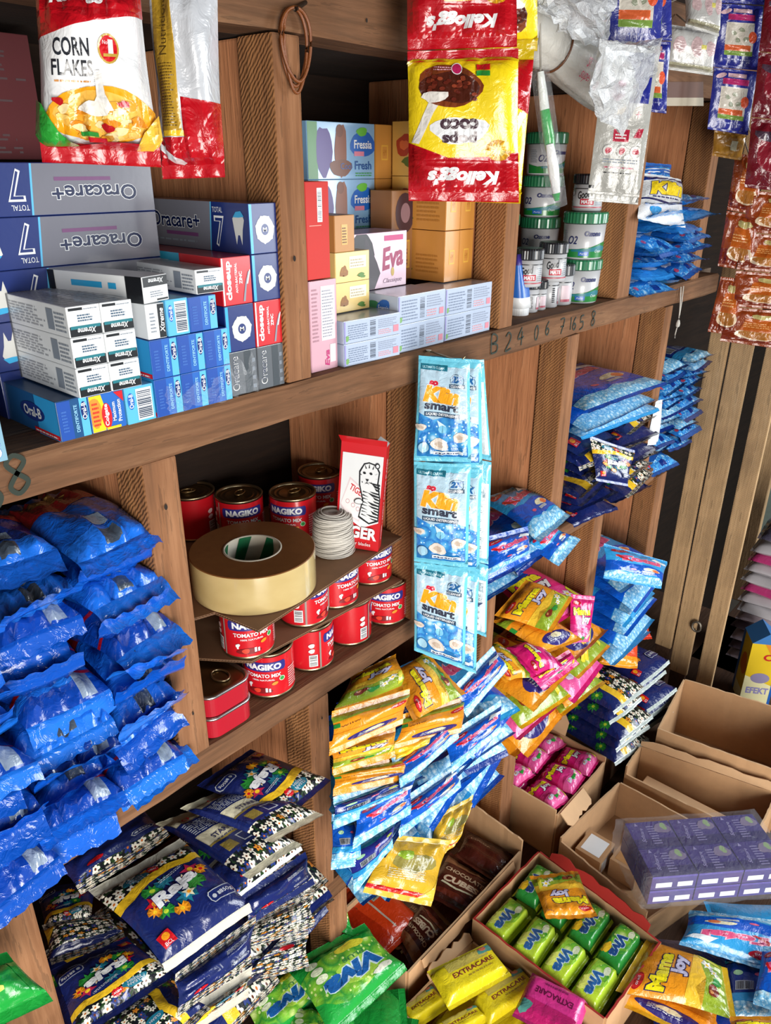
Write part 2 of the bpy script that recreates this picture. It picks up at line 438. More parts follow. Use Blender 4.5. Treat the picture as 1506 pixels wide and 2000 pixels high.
# ------------------------------------------------------------------ setting
def struct(name, a, b, m):
    o = box(name, a, b, m, None, 0); o['kind'] = 'structure'; o['label'] = name.replace('_', ' '); return o
W_ROOM = card('#8f9d93', .9, .3); CONC = card('#6b6259', .9, .4)
struct('floor', (-3, -3.2, -.62), (4.2, 1.2, -.6), CONC)
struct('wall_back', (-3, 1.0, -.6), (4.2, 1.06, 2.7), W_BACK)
struct('wall_right', (4.2, -3.2, -.6), (4.26, 1.06, 2.7), W_ROOM)
struct('sky_blocking_ceiling', (-3, -1.0, 2.25), (4.2, 1.06, 2.29), W_BACK)  # out of view, added to block sky light from above
cnt = empty('low_counter', (1.0, .45, .06), 'low dark wooden counter board under the cartons in front of the shelf', 'counter')
box('counter_top', (-.45, -.08, .085), (2.5, .94, .12), W_DARK, cnt)
for x in (-.3, 1.0, 2.35):
    for y in (.0, .86): box('leg', (x, y, -.6), (x + .06, y + .06, .085), W_DARK, cnt)
# planks of the frame at the right-hand end
for nm, lab, px0, px1, py, zb, x in (('a', 'leftmost of the three tall pale planks standing at the right end of the shelf', 1386, 1425, 660, .26, 1.95), ('b', 'middle one of the three tall pale planks right of the shelf, beside the metal ring', 1430, 1475, 660, .19, 1.955), ('c', 'third of the tall pale planks right of the shelf, worn along its edge', 1500, 1540, 660, .175, 1.96)):
    y1 = at(px0, py, x=x).y; y0 = at(px1, py, x=x).y
    o = box('timber_plank', (x, y0, zb), (x + .013, y1, 1.9), W_PALE, None, .003); tag(o, lab, 'plank')
    o2 = box('foot_block', (x + .001, y0 + .004, .121), (x + .012, y1 - .004, zb), W_DARK, o)
    o2.location = Vector((0, 0, .121 - zb)); PLK = o
bm = bmesh.new()
p = at(1362, 1222, x=1.952)
bm_tube(bm, [(0, .012 * math.cos(t), .015 * math.sin(t)) for t in (k * math.pi / 10 for k in range(21))], .0035, 8, False)
bm_obj('metal_ring', bm, metal('#8a8378', .5), PLK, p + Vector((-.006, 0, 0)) - PLK.location, True)
o = box('timber_plank', (2.62, at(1478, 900, x=2.6).y - .05, .1205), (2.65, at(1478, 900, x=2.6).y + .02, 1.9), W_PALE, None, .003)
tag(o, 'pale plank farther back at the right edge above the pink and white packs', 'plank')
# ------------------------------------------------------------------ light
w = bpy.data.worlds.new('world'); sc.world = w; w.use_nodes = True
w.node_tree.nodes['Background'].inputs[0].default_value = (.80, .90, 1, 1)
w.node_tree.nodes['Background'].inputs[1].default_value = .30
def area(name, loc, to, sx, sy, e, col, spread=180):
    l = bpy.data.lights.new(name, 'AREA'); l.shape = 'RECTANGLE'; l.size = sx; l.size_y = sy; l.energy = e; l.spread = math.radians(spread); l.color = col
    o = bpy.data.objects.new(name, l); COL.objects.link(o); o.location = loc
    o.rotation_euler = (Vector(to) - Vector(loc)).to_track_quat('-Z', 'Y').to_euler()
    return o
area('doorway_daylight', (-.55, -1.5, .72), (.80, .65, .50), 1.1, 1.9, 52, (1, .96, .90), 125)
area('right_opening_daylight', (2.5, -1.2, 1.6), (1.2, .5, .4), 1.2, 1.2, 54, (.92, .97, 1))
sc.view_settings.view_transform = 'Standard'; sc.view_settings.look = 'None'; sc.view_settings.gamma = 1; sc.view_settings.use_curve_mapping = False
sc.view_settings.exposure = 0.10
# ------------------------------------------------------------------ cartons
def carton(name, label, cat, x0, x1, y0, dep, z0, z1, base, front=None, left=None, top=None, yaw=0, group=None, roll=0, flap='end_flap', fbase=None, gap=.0003, bev=.0008, piv=None):
    w, h = x1 - x0 - 2 * gap, z1 - z0 - gap
    bm = bmesh.new(); bm_box(bm, (-w / 2, 0, 0), (w / 2, dep, h), bev)
    mb = MB()
    bm.verts.index_update()
    for v in bm.verts: mb.v.append(tuple(v.co)); mb.uv.append((0, 0))
    k = mb.mat(base)
    for f in bm.faces: mb.f.append(tuple(v.index for v in f.verts)); mb.mi.append(k)
    bm.free()
    L = quad4((-w / 2, dep, 0), (-w / 2, 0, 0), (-w / 2, 0, h), (-w / 2, dep, h)); T = quad4((-w / 2, 0, h), (w / 2, 0, h), (w / 2, dep, h), (-w / 2, dep, h))
    Fq = quad4((-w / 2, 0, 0), (w / 2, 0, 0), (w / 2, 0, h), (-w / 2, 0, h))
    if left: mb.print(left, L)
    if top: mb.print(top, T)
    if front and not flap: mb.print(front, Fq)
    o = empty(name, ((x0 + x1) / 2, y0, z0 + gap * .5), label, cat, group); mb.build('carton_body', o, smooth=False)
    if front and flap:
        e = MB(); m = .0007
        Q = quad4((-w / 2 + m, -.0003, m), (w / 2 - m, -.0003, m), (w / 2 - m, -.0003, h - m), (-w / 2 + m, -.0003, h - m))
        e.grid(Q, fbase or base); e.print(front, Q, off=.0002); e.build(flap, o, smooth=False)
    o.rotation_euler = (0, roll, yaw)
    return o
NAVY, DNAVY, BLUE, LBLUE, CYAN, WHITE, OFFW, BLACK, RED, DRED = (card(c, .35, .1, .25) for c in ('#13296b', '#0d1a44', '#1f5fb4', '#56b0dd', '#2aa3d8', '#dfe2e4', '#cfd0cc', '#101318', '#c4151f', '#7d1119'))
SILV = card('#73747f', .2, .1, .5); DSILV = card('#5b6066', .25, .1, .5); YEL = card('#f2c51d', .35); GREY = card('#7f8894', .4); TEAL = card('#17707c', .4); PINK = card('#d87f9d', .4); MAG = card('#b3246b', .4); CREAM = card('#e3cf8e', .4); TAN = card('#b58146', .45); ORAN = card('#d88a2e', .35, .1, .2); LAV = card('#b2bacd', .3, .08, .3); GREEN = card('#2f8f3f', .35); BROWN = card('#5a3019', .45); GOLD = card('#c99a3c', .35)
def d_oracare(rev=False):
    d = D(195, 46, SILV); r = 180 if rev else 0
    P = (lambda x, y: (195 - x, 46 - y)) if rev else (lambda x, y: (x, y))
    def rc(x0, y0, x1, y1, m): a = P(x0, y0); b = P(x1, y1); d.rect(min(a[0], b[0]), min(a[1], b[1]), max(a[0], b[0]), max(a[1], b[1]), m)
    d.rect(0, 0, 195, 46, SILV); d.poly([P(128, 0), P(195, 0), P(195, 46), P(133, 46)], NAVY); d.poly([P(128, 0), P(130, 0), P(135, 46), P(133, 46)], LBLUE)
    d.text('Oracare+', *P(66, 27), 15, DNAVY, 92, r, 0, .02, WHITE, .03)
    rc(48, 12, 108, 15.5, card('#6c3f6c', .4)); d.lines(20, 6, 110, 10, 1, GREY) if not rev else None
    d.text('TOTAL', *P(145, 39), 5, WHITE, 17, r); d.text('7', *P(147, 19), 29, WHITE, 17, r, 0, .02); d.text('7', *P(147, 19), 25, NAVY, 13, r, 0, -.01)
    q = [(170, 32), (176, 36), (182, 34), (186, 37), (189, 31), (186, 22), (184, 8), (181, 17), (178, 17), (175, 8), (172, 22)]
    d.poly([P(*p) for p in q], OFFW); d.poly([P(*p) for p in [(171, 33), (176, 38), (184, 39), (189, 34), (180, 33)]], CYAN)
    return d
def d_ring():
    d = D(40, 48, NAVY); d.rect(0, 0, 4, 48, CYAN)
    d.ring(22, 23, 7.5, 13.5, OFFW); d.star(22, 23, 12.6, 14.6, 7, OFFW, 10); d.ell(22, 23, 7.5, 7.5, OFFW); d.ell(22, 23, 5.6, 5.6, NAVY); d.text('M', 22, 23, 4.5, OFFW, 6, 0, 0, .02)
    return d
def d_closeup():
    d = D(40, 48, RED); d.rect(0, 0, 2, 48, WHITE)
    d.text('closeup', 9, 25, 10, WHITE, 40, 90, 0, .04); d.text('ANTI-BACTERIAL', 19, 27, 3.2, WHITE, 31, 90, 0, .02); d.text('ZINC', 25, 27, 4.4, WHITE, 13, 90, 0, .03)
    d.poly([(27, 2), (30, 2), (33, 18), (38, 32), (36, 33), (31, 20)], GREY); d.poly([(33, 20), (38, 35), (39, 33), (35, 20)], WHITE)
    return d
def d_xtreme(rot=180):
    d = D(32, 26, WHITE); d.rect(0, 0, 32, 9, BLACK); d.rect(1, 6.6, 31, 9.4, TEAL)
    d.text('Xtreme', 17, 4.6, 5.2, WHITE, 19, 180, .25, .02); d.rect(1, 23, 15, 25.3, BLACK); d.lines(9, 13, 25, 20, 3, card('#3b5670', .4), .55); d.lines(16, 23.2, 31, 25, 1, GREY)
    return d
def d_xtreme_side():
    d = D(130, 26, OFFW); d.lines(6, 4, 90, 22, 7, card('#a4a7ad', .4), .5, 8); d.rect(94, 4, 106, 22, GREY); d.lines(108, 4, 128, 22, 5, GREY); d.rect(0, 0, 20, 26, card('#474b54', .3)); return d
def d_oralb():
    d = D(30, 38, BLUE); d.rect(0, 0, 13, 38, card('#1d4aa0', .35)); d.rect(22, 0, 30, 38, LBLUE); d.ell(26, 25, 3.4, 9.5, NAVY); d.text('Oral-B', 26, 25, 4.6, WHITE, 16, 90, 0, .02)
    d.text('DENTIFORTE', 17.5, 19, 3.4, card('#8cc4ea', .4), 27, 90, 0, .02); d.lines(3, 8, 9, 30, 7, card('#3a68b8', .4), .5)
    return d
def d_oralb_bar():
    d = D(30, 38, LBLUE); d.rect(11, 2, 28, 36, WHITE); d.bars(12, 4, 27, 34, card('#24344c', .4), 16, 5, False); d.ell(5, 24, 3.6, 9, BLUE); d.text('Oral-B', 5, 24, 4.6, WHITE, 15, 90, 0, .02); return d
def d_oralb_side():
    d = D(140, 38, card('#164a7c', .35)); d.rect(100, 0, 140, 38, card('#2a8fc8', .35)); d.ell(92, 20, 24, 9, NAVY); d.text('Oral-B', 92, 20, 10, OFFW, 34, 0, 0, .02); d.rect(92, 1, 140, 5.5, RED); d.lines(94, 2, 138, 5, 1, WHITE); return d
def d_colgate():
    d = D(37, 36, BLUE); d.poly([(0, 0), (14, 0), (17, 18), (13, 36), (0, 36)], YEL); d.blob(5, 19, 7, 16, ORAN, 14, 4, .1); d.lines(2, 6, 10, 31, 6, RED, .5); d.ell(17, 14, 5.5, 13, RED); d.text('Colgate', 17, 15, 5.5, WHITE, 22, 90, 0, .03)
    d.text('Maximum', 25, 17, 4, WHITE, 19, 90, 0, .02); d.text('Protection', 31, 17, 4.4, WHITE, 22, 90, 0, .02); d.poly([(27, 36), (37, 36), (37, 25)], RED); d.rect(15, 0, 31, 2.5, YEL); return d
def d_osilver():
    d = D(40, 47, DSILV); d.rect(22, 0, 32, 47, card('#434a50', .25, .1, .4)); d.text('Oracare', 8, 24, 10, OFFW, 38, 90, 0, .0, NAVY, .02); d.text('Oracare', 8, 24, 8, DSILV, 36, 90, 0, -.01); d.lines(33, 4, 38, 43, 4, GREY); return d
R_, C_, X_, XS, OB, OBB, OBS, CG, OS, ORL, ORV = d_ring(), d_closeup(), d_xtreme(), d_xtreme_side(), d_oralb(), d_oralb_bar(), d_oralb_side(), d_colgate(), d_osilver(), d_oracare(), d_oracare(True)
XTOP = D(32, 130, OFFW).lines(3, 6, 29, 120, 12, card('#b4b7bb', .4), .4, 4)
CLS = D(190, 48, RED).rect(60, 0, 120, 48, card('#37a6c8', .35)).rect(62, 6, 100, 40, card('#d9dde0', .3)).text('closeup', 140, 24, 22, WHITE, 70, 0, 0, .03)
TB = 'toothpaste box'
GR_A = 'toothpaste cartons on the upper shelf'
zz = [1.319, 1.3665, 1.4145, 1.4625, 1.512]
YA = .657
for i, (d, b, fb, lab) in enumerate(((OS, DSILV, DSILV, 'dark silver toothpaste carton at the foot of the column beside the upright'), (C_, RED, RED, 'red toothpaste carton end against the upright, just above the dark silver one'), (R_, NAVY, NAVY, 'navy toothpaste carton with white ring emblem, second from top beside the upright'), (R_, NAVY, NAVY, 'navy toothpaste carton lying topmost beside the upright'))):
    carton('toothpaste_carton', lab, TB, .5275, .5655, YA, .195, zz[i], zz[i + 1], b, d, ORL if i == 3 else (CLS if d is C_ else None), group=GR_A)
for i, (d, b, lab) in enumerate(((OS, DSILV, 'dark silver toothpaste carton left of the other dark silver one'), (R_, NAVY, 'navy ring-emblem toothpaste carton left of the lower red carton'), (C_, RED, 'red toothpaste carton left of the navy ring carton, white boxes beside it'))):
    carton('toothpaste_carton', lab, TB, .488, .527, YA, .19, zz[i], zz[i + 1], b, d, CLS if d is C_ else None, group=GR_A)
lay = ['lowest', 'second', 'third', 'second from top', 'topmost']
for k in range(5):
    carton('toothpaste_carton', ('navy and silver toothpaste carton upside down, %s of five stacked behind' % lay[k]), TB, .292, .484, .755, .045, 1.319 + .046 * k, 1.319 + .046 * (k + 1), NAVY, ORV, group=GR_A, flap='front_panel')
# Oral-B, three columns of two, upright
colx = [.3935, .4245, .4555, .4865]
for c in range(3):
    for k in range(2):
        carton('toothpaste_carton', 'blue toothpaste carton end, %s row, %s column beside dark silver cartons' % (('lower', 'upper')[k], ('left', 'middle', 'right')[c]), TB, colx[c], colx[c + 1], .651, .14, 1.319 + .038 * k, 1.319 + .038 * (k + 1), BLUE, OB, OBS, group=GR_A)
Z2 = 1.3955
carton('toothpaste_carton', 'small white and black carton stood on its side upon the blue toothpaste ends', TB, .3945, .4155, .652, .13, Z2, Z2 + .033, WHITE, D(21, 33, WHITE).rect(13, 0, 21, 33, BLACK).text('Xtreme', 17, 17, 5.5, WHITE, 24, 90, .2, .02).lines(3, 6, 10, 27, 6, GREY), group=GR_A)
carton('toothpaste_carton', 'blue toothpaste carton with a barcode, above the blue ends, right of white-black box', TB, .416, .4415, .651, .14, Z2, Z2 + .035, LBLUE, OBB, group=GR_A)
carton('toothpaste_carton', 'blue toothpaste carton below the white carton that sits beside the red one', TB, .442, .476, .652, .14, Z2, Z2 + .034, BLUE, OB, group=GR_A)
carton('small_white_carton', 'small white carton lying beside the upper red toothpaste carton', 'box', .4535, .4865, .652, .13, Z2 + .0355, Z2 + .059, WHITE, X_, XS, XTOP, group='small white and black boxes')
carton('small_white_carton', 'small white and black carton lying loose askew on top of the pile', 'box', .385, .418, .641, .13, Z2 + .0362, Z2 + .06, WHITE, D(32, 26, WHITE).rect(0, 16, 32, 26, BLACK).text('Xtreme', 17, 21.5, 5.2, WHITE, 20, 180, .25, .02).lines(8, 5, 26, 12, 3, GREY).rect(16, 0.6, 31, 2.4, BLACK), D(130, 26, WHITE).rect(0, 0, 18, 26, BLACK).rect(40, 12, 80, 18, CYAN).rect(88, 12, 98, 18, CYAN).rect(110, 0, 130, 26, BLACK), yaw=math.radians(14), group='small white and black boxes')
for c in range(2):
    for k in range(3):
        carton('small_white_carton', 'small white and black carton in the neat block of six, %s row, %s column' % (('bottom', 'middle', 'top')[k], ('left', 'right')[c]), 'box', .3125 + .0315 * c, .344 + .0315 * c, .641, .13, 1.358 + .0265 * k, 1.358 + .0265 * (k + 1), WHITE, X_, XS, XTOP, group='small white and black boxes')
carton('toothpaste_carton', 'blue toothpaste carton lying lowest at the left, its long side in view', TB, .294, .3245, .652, .14, 1.319, 1.3565, card('#164a7c', .35), OB, OBS, group=GR_A)
carton('toothpaste_carton', 'red, blue and yellow toothpaste carton on the shelf under the white boxes', TB, .325, .361, .653, .14, 1.319, 1.355, BLUE, CG, group=GR_A)
carton('toothpaste_carton', 'blue toothpaste carton with a barcode standing right of the red and yellow one', TB, .3615, .393, .652, .14, 1.319, 1.355, LBLUE, OBB, group=GR_A)
carton('toothpaste_carton', 'silver-blue toothpaste carton cut off by the left edge of the photo', TB, .2, .2425, .643, .16, 1.319, 1.374, card('#7fa8bd', .3, .1, .4), D(42, 55, card('#7fa8bd', .3, .1, .4)).text('Oracare', 33, 25, 11, WHITE, 45, 90, 0, .02, BLUE, .03), group=GR_A)
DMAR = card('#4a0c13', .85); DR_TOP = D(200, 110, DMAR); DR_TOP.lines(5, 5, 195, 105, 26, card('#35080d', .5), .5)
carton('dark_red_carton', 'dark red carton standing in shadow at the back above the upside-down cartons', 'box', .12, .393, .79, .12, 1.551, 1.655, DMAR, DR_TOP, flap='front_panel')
# ---------------------------- soap cell
LAVF = card('#a9b6cc', .25, .1, .4)
def d_sback(W, H, s=1):
    d = D(W, H, LAVF); d.lines(7, 4, W * .42, H - 4, 7, card('#6f7d96', .4), .45, s); d.bars(W * .45, 4, W * .55, H - 4, card('#3b4354', .4), 14, s, False); d.lines(W * .6, H * .45, W - 4, H - 3, 5, card('#8a94aa', .4), .5, s + 1)
    d.rect(W - 13, 4, W - 3, 13, card('#c97d8e', .4)); d.lines(W * .6, 4, W - 15, H * .4, 3, card('#cf9aa4', .4), .5, s + 2); d.blob(5, 6, 3, 4, card('#6f9e5a', .4)); d.rect(0, 0, 2.5, H, card('#8f8ac0', .4)); return d
FRL = D(60, 37, card('#2b5c9e', .3, .1, .4)).blob(16, 18, 12, 11, card('#3f7f56', .4)).blob(36, 20, 10, 12, BLUE).text('Fressia', 36, 20, 7, WHITE, 18)
SP = 'soap'
soapg = 'wrapped soaps in the soap compartment'
SB = [d_sback(102, 28, 1), d_sback(104, 37, 4), d_sback(115, 36, 9)]
for k in range(2): carton('soap_pack', 'pale lavender wrapped soap at the compartment front, left pile, %s of two' % ('lower', 'upper')[k], SP, .6645, .764, .657, .062, 1.319 + .028 * k, 1.347 + .028 * k, LAVF, SB[0], FRL, yaw=math.radians(-3.5), group=soapg, flap='wrapper_end')
for k in range(2): carton('soap_pack', 'pale lavender wrapped soap at the compartment front, middle pile, %s of two' % ('lower', 'upper')[k], SP, .7655, .866, .66, .062, 1.319 + .037 * k, 1.356 + .037 * k, LAVF, SB[1], FRL, group=soapg, flap='wrapper_end')
for k in range(2): carton('soap_pack', 'pale lavender wrapped soap at the compartment front, right pile, %s of two' % ('lower', 'upper')[k], SP, .8685, .982, .662, .062, 1.319 + .036 * k, 1.355 + .036 * k, LAVF, SB[2], FRL, group=soapg, flap='wrapper_end')
REDB = card('#bf2218', .6)
carton('pink_carton', 'pale pink upright carton under the tall red box beside the upright', 'box', .6175, .6625, .668, .06, 1.319, 1.4255, card('#c79aa8', .35, .1, .3), D(45, 106, card('#c9a3b0', .35)).rect(18, 36, 42, 100, card('#d8cdd2', .4)).lines(20, 40, 40, 97, 16, GREY, .4, 6).text('Eva', 27, 14, 8, MAG, 20, 90, .2, .03).rect(32, 8, 42, 30, card('#d8cdd2', .4)).lines(3, 36, 14, 100, 14, card('#a97f8c', .4)), flap='front_panel')
carton('red_carton', 'tall narrow red box with a white barcode standing on the pale pink carton', 'box', .6185, .6555, .67, .055, 1.4265, 1.531, REDB, D(37, 104, REDB).rect(18, 62, 26, 98, WHITE).bars(19, 64, 25, 96, BLACK, 16, 3, False).rect(4, 58, 24, 58.8, card('#e58a78', .4)), flap='front_panel')
BEI = card('#d9bd75', .35, .1, .2)
def d_bei():
    d = D(63, 36, BEI); d.rect(25, 16, 57, 31, card('#e4dcc4', .4)); d.lines(27, 18, 55, 29, 3, card('#a89c80', .4)); d.blob(15, 13, 6, 8, card('#8a5a26', .4), 14, 3, .5); d.blob(48, 6, 8, 3, card('#4e7a2c', .4), 12, 5, .5); d.text('a2', 14, 16, 8, card('#9c6a24', .4), 10, 0, .2); return d
BE = d_bei()
for k in range(2): carton('beige_soap_carton', 'cream soap carton with gold mark, %s of two right of the red box' % ('lower', 'upper')[k], SP, .6925, .755, .70, .05, 1.376 + .0365 * k, 1.4125 + .0365 * k, BEI, BE, group=soapg)
carton('tan_soap_carton', 'small tan soap carton on top of the two cream soap cartons', SP, .6925, .728, .70, .06, 1.449, 1.492, TAN, D(36, 42, TAN).rect(12, 8, 23, 32, GOLD).lines(13, 10, 22, 30, 6, BROWN, .5), group=soapg)
EVA = D(108, 73, card('#d4b3c6', .3, .1, .3)); EVA.blob(8, 30, 30, 46, card('#15101a', .4), 20, 2, .2).poly([(22, 70), (45, 35), (52, 20), (40, 0), (10, 0)], card('#241a26', .4)).text('Eva', 77, 40, 30, card('#8f2552', .4), 46, 8, .25, .03).ell(78, 20, 3.4, 6, card('#b79a4a', .4)).text('Classique', 78, 8, 8, card('#7d5d78', .4), 40, 0, .3).rect(60, 62, 100, 69, MAG)
carton('pink_soap_carton', 'pink soap carton printed with a dark head of hair', SP, .749, .855, .722, .06, 1.3935, 1.466, card('#d4b3c6', .3, .1, .3), EVA, flap='front_panel', roll=math.radians(.0))
HON = card('#c98a3f', .3, .1, .3)
HL = D(100, 70, HON); HL.rect(0, 0, 34, 70, card('#d9a752', .35)).blob(22, 40, 15, 14, card('#b23a1e', .4), 16, 2, .25).blob(22, 40, 8, 7, card('#e06a35', .4), 12, 4, .3).blob(30, 18, 12, 6, card('#5b6a22', .4), 12, 5, .4).lines(48, 12, 92, 40, 5, card('#b0742d', .4))
HF = D(42, 70, HON).rect(13, 24, 29, 44, card('#dba741', .4)).rect(15, 26, 27, 42, HON).text('HM', 21, 34, 8, card('#a86c20', .4), 9)
for k in range(3):
    for c in range(2):
        carton('honey_soap_carton', 'honey-orange soap carton with gold square, %s layer, %s of the front pair' % (('lowest', 'middle', 'top')[k], ('left', 'right')[c]), SP, .9125 + .0345 * c, .947 + .0345 * c, .70 + .0, .10, 1.392 + .0705 * k, 1.462 + .0705 * k, HON, HF, HL, group=soapg)
for k in range(4):
    for c in range(2):
        carton('tan_soap_carton', 'tan soap carton beside the blue soap packs, %s layer, %s of the pair' % (('lowest', 'second', 'third', 'top')[k], ('left', 'right')[c]), SP, .882 + .0375 * c, .9195 + .0375 * c, .805, .10, 1.319 + .07 * k, 1.389 + .07 * k, HON, HF, group=soapg)
SIM = D(48, 98, card('#a97b4c', .35)); SIM.ell(30, 74, 22, 22, card('#3b2028', .4)).ell(31, 74, 11, 11, card('#8a6a70', .4)).rect(18, 12, 42, 44, GOLD).rect(20, 14, 40, 42, card('#b58146', .4)).lines(22, 16, 38, 40, 6, BROWN, .5)
carton('brown_soap_carton', 'brown soap carton with a dark round picture left of the honey-orange cartons', SP, .853, .90, .76, .04, 1.467, 1.535, card('#8d5f36', .4), SIM, group=soapg) if False else carton('brown_soap_carton', 'brown soap carton with a dark round picture behind the pink soap carton', SP, .862, .909, .757, .04, 1.394, 1.515, card('#8d5f36', .4), SIM, group=soapg, flap='front_panel')
FB = card('#7fa9cf', .22, .1, .6)
def d_fress():
    d = D(130, 70, FB); d.rect(0, 0, 18, 70, card('#5e8a63', .4)); d.blob(30, 34, 14, 34, card('#584b86', .4), 18, 4, .2); d.blob(62, 36, 13, 30, card('#7d4a34', .4), 16, 6, .2); d.ell(60, 60, 7, 8, card('#6b3d2a', .4)); d.blob(62, 14, 20, 12, card('#6d4433', .4), 16, 8, .2); d.blob(106, 44, 24, 17, BLUE, 18, 3, .15); d.blob(104, 60, 10, 6, card('#5fae3a', .4)); d.text('Fressia', 106, 44, 11, WHITE, 36, 0, 0, .02); d.rect(88, 29, 108, 35, card('#cf7c94', .4)); d.text('Cool', 72, 16, 8, card('#2f5c9e', .4), 22); d.text('Fresh', 106, 17, 11, card('#20508f', .4), 34, 0, 0, .02); d.lines(90, 3, 126, 9, 2, GREEN); return d
FR = d_fress()
for k in range(4): carton('soap_multipack', 'pale blue film-wrapped soap multipack at the back, %s of four stacked' % ('lowest', 'second', 'third', 'topmost')[k], SP, .75, .88, .805, .07, 1.319 + .07 * k, 1.389 + .07 * k, FB, FR, group=soapg, flap='front_panel')
# ------------------------------------------------------------------ cans, jars, tape, string, razor box
def foot(px, py, z, r):
    "axis of a round thing of radius r whose front bottom shows at that pixel on level z"
    p = at(px, py, z=z); d = Vector((p.x - CAM.x, p.y - CAM.y, 0)).normalized()
    return p + d * r
def facing(p): return math.atan2(CAM.y - p.y, CAM.x - p.x)
def cyl_patch(r, z0, z1, a0, a1, nu=16, nv=1, taper=0.):
    return np.array([[((r + taper * j / nv) * math.cos(a0 + (a1 - a0) * i / nu), (r + taper * j / nv) * math.sin(a0 + (a1 - a0) * i / nu), z0 + (z1 - z0) * j / nv) for i in range(nu + 1)] for j in range(nv + 1)])
CANRED = card('#c0121f', .28, .1, .5); TIN = metal('#a89878', .28); TIN_TOP = metal('#8c7350', .3)
def d_nagiko():
    d = D(110, 62, CANRED); d.poly([(26, 40), (84, 40), (86, 44), (86, 52), (84, 55), (26, 55), (24, 51), (24, 44)], card('#2a2a78', .35)); d.text('NAGIKO', 55, 47.5, 10, WHITE, 50, 0, 0, .05)
    d.text('TOMATO MIX', 55, 33, 6, WHITE, 48, 0, 0, .03); d.text('100% NATURAL', 55, 26, 2.6, WHITE, 30, 0, 0, .02)
    d.blob(50, 8, 15, 5, card('#7a0f16', .4), 16, 3, .2); d.blob(46, 8.5, 4.5, 4, card('#d2402a', .4)); d.rect(57, 6, 60, 13, WHITE); d.rect(61.5, 6, 64, 12, WHITE); d.blob(36, 17, 3, 3, WHITE, 10, 2, .4); d.rect(34.8, 12, 37.2, 16, WHITE)
    d.ell(70, 20, 4.5, 2.6, card('#d9821f', .4), 14, 20); d.ell(80, 26, 4, 4, card('#bcd0b4', .4)); d.ell(80, 26, 3, 3, GREEN); d.lines(90, 6, 108, 40, 9, card('#e0a7a7', .4), .5); d.rect(2, 4, 14, 24, WHITE); d.bars(3, 5, 13, 23, BLACK, 14, 3, False); d.blob(6, 40, 4, 4, card('#e6c9c9', .4)); d.blob(6, 31, 4, 4, card('#e6c9c9', .4)); d.rect(17, 0, 19.5, 62, card('#8d7f78', .3)); return d
NAG = d_nagiko()
def tin_can(p, label, r=.0345, h=.0695, turn=0., dark=False):
    o = empty('tomato_can', p, label, 'tin can', 'tomato tins')
    bm = bmesh.new()
    bm_lathe(bm, [(0, .001), (r - .002, .001), (r + .0004, .0005), (r + .0004, .003), (r - .0008, .0042), (r - .0008, h - .0042), (r + .0004, h - .003), (r + .0006, h - .001), (r - .0002, h), (r - .0022, h - .0004), (r - .003, h - .0032)], 40)
    bm_obj('can_body', bm, TIN, o, smooth=True)
    bm = bmesh.new(); q = h - .0034
    bm_lathe(bm, [(r - .0026, q), (r - .006, q - .0002), (r - .0065, q + .0008), (r - .0085, q + .0008), (r - .009, q), (r - .013, q), (r - .0135, q + .0006), (r - .015, q + .0006), (r - .0155, q), (0, q)], 40)
    lid = bm_obj('can_lid', bm, TIN_TOP, o, smooth=True)
    bm = bmesh.new(); t = turn + .4
    pts = [(.004 + .0085 * math.cos(a) * 1.25, .0065 * math.sin(a), q + .0022) for a in (k * math.pi / 9 for k in range(19))]
    c, s = math.cos(t), math.sin(t)
    bm_tube(bm, [(x * c - y * s, x * s + y * c, z) for x, y, z in pts], .0011, 6, False); bm_tube(bm, [((-.001) * c + .005 * s, (-.001) * s - .005 * c, q + .002), ((-.001) * c - .005 * s, (-.001) * s + .005 * c, q + .002)], .0012, 6)
    bm_obj('pull_ring', bm, metal('#b79a6a', .3), lid, smooth=True)
    mb = MB(); f = facing(Vector(p)) + turn
    G_ = cyl_patch(r, .004, h - .0042, f - math.pi, f + math.pi, 48); mb.grid(G_, CANRED)
    mb.print(NAG, cyl_patch(r, .005, h - .005, f - 1.6, f + 1.6, 32)); mb.build('paper_label', o)
    return o
zb = .893; n_ = 0
LAY = ('on the shelf board', 'between the two cardboard sheets', 'on the upper cardboard sheet')
for px, py, tu, nm in ((530, 1364, -.25, 'first of four from the red oval tins'), (607, 1312, 1.5, 'second of four, its seam showing'), (682, 1262, 2.05, 'third of four, its side print showing'), (752, 1222, .0, 'last of four by the divider')):
    tin_can(foot(px, py, zb, .0345), 'red tomato tin %s, %s' % (LAY[0], nm), turn=tu)
for px, py, tu, nm in ((488, 1288, .15, 'first of four by the tape roll'), (595, 1226, 1.15, 'second of four, green seal showing'), (655, 1190, .8, 'third of four, mostly hidden by cardboard'), (722, 1144, .55, 'last of four by the divider')):
    tin_can(foot(px, py, zb + .0735, .0345), 'red tomato tin %s, %s' % (LAY[1], nm), turn=tu)
zc = zb + .0735 + .0735
for px, py, tu, nm in ((372, 956, 2.2, 'darkest one beside the upright'), (466, 962, .1, 'second from the upright'), (571, 958, -.35, 'brightest one in the middle'), (624, 917, -.2, 'rear one behind the white string')):
    c = at(px, py, z=zc + .0695); tin_can((c.x, c.y, zc), 'red tomato tin %s, %s' % (LAY[2], nm), turn=tu)
CARD = card('#8d6748', .8, .35); CARD_D = card('#6d4d34', .85, .4); CARD_L = card('#b98f68', .8, .3)
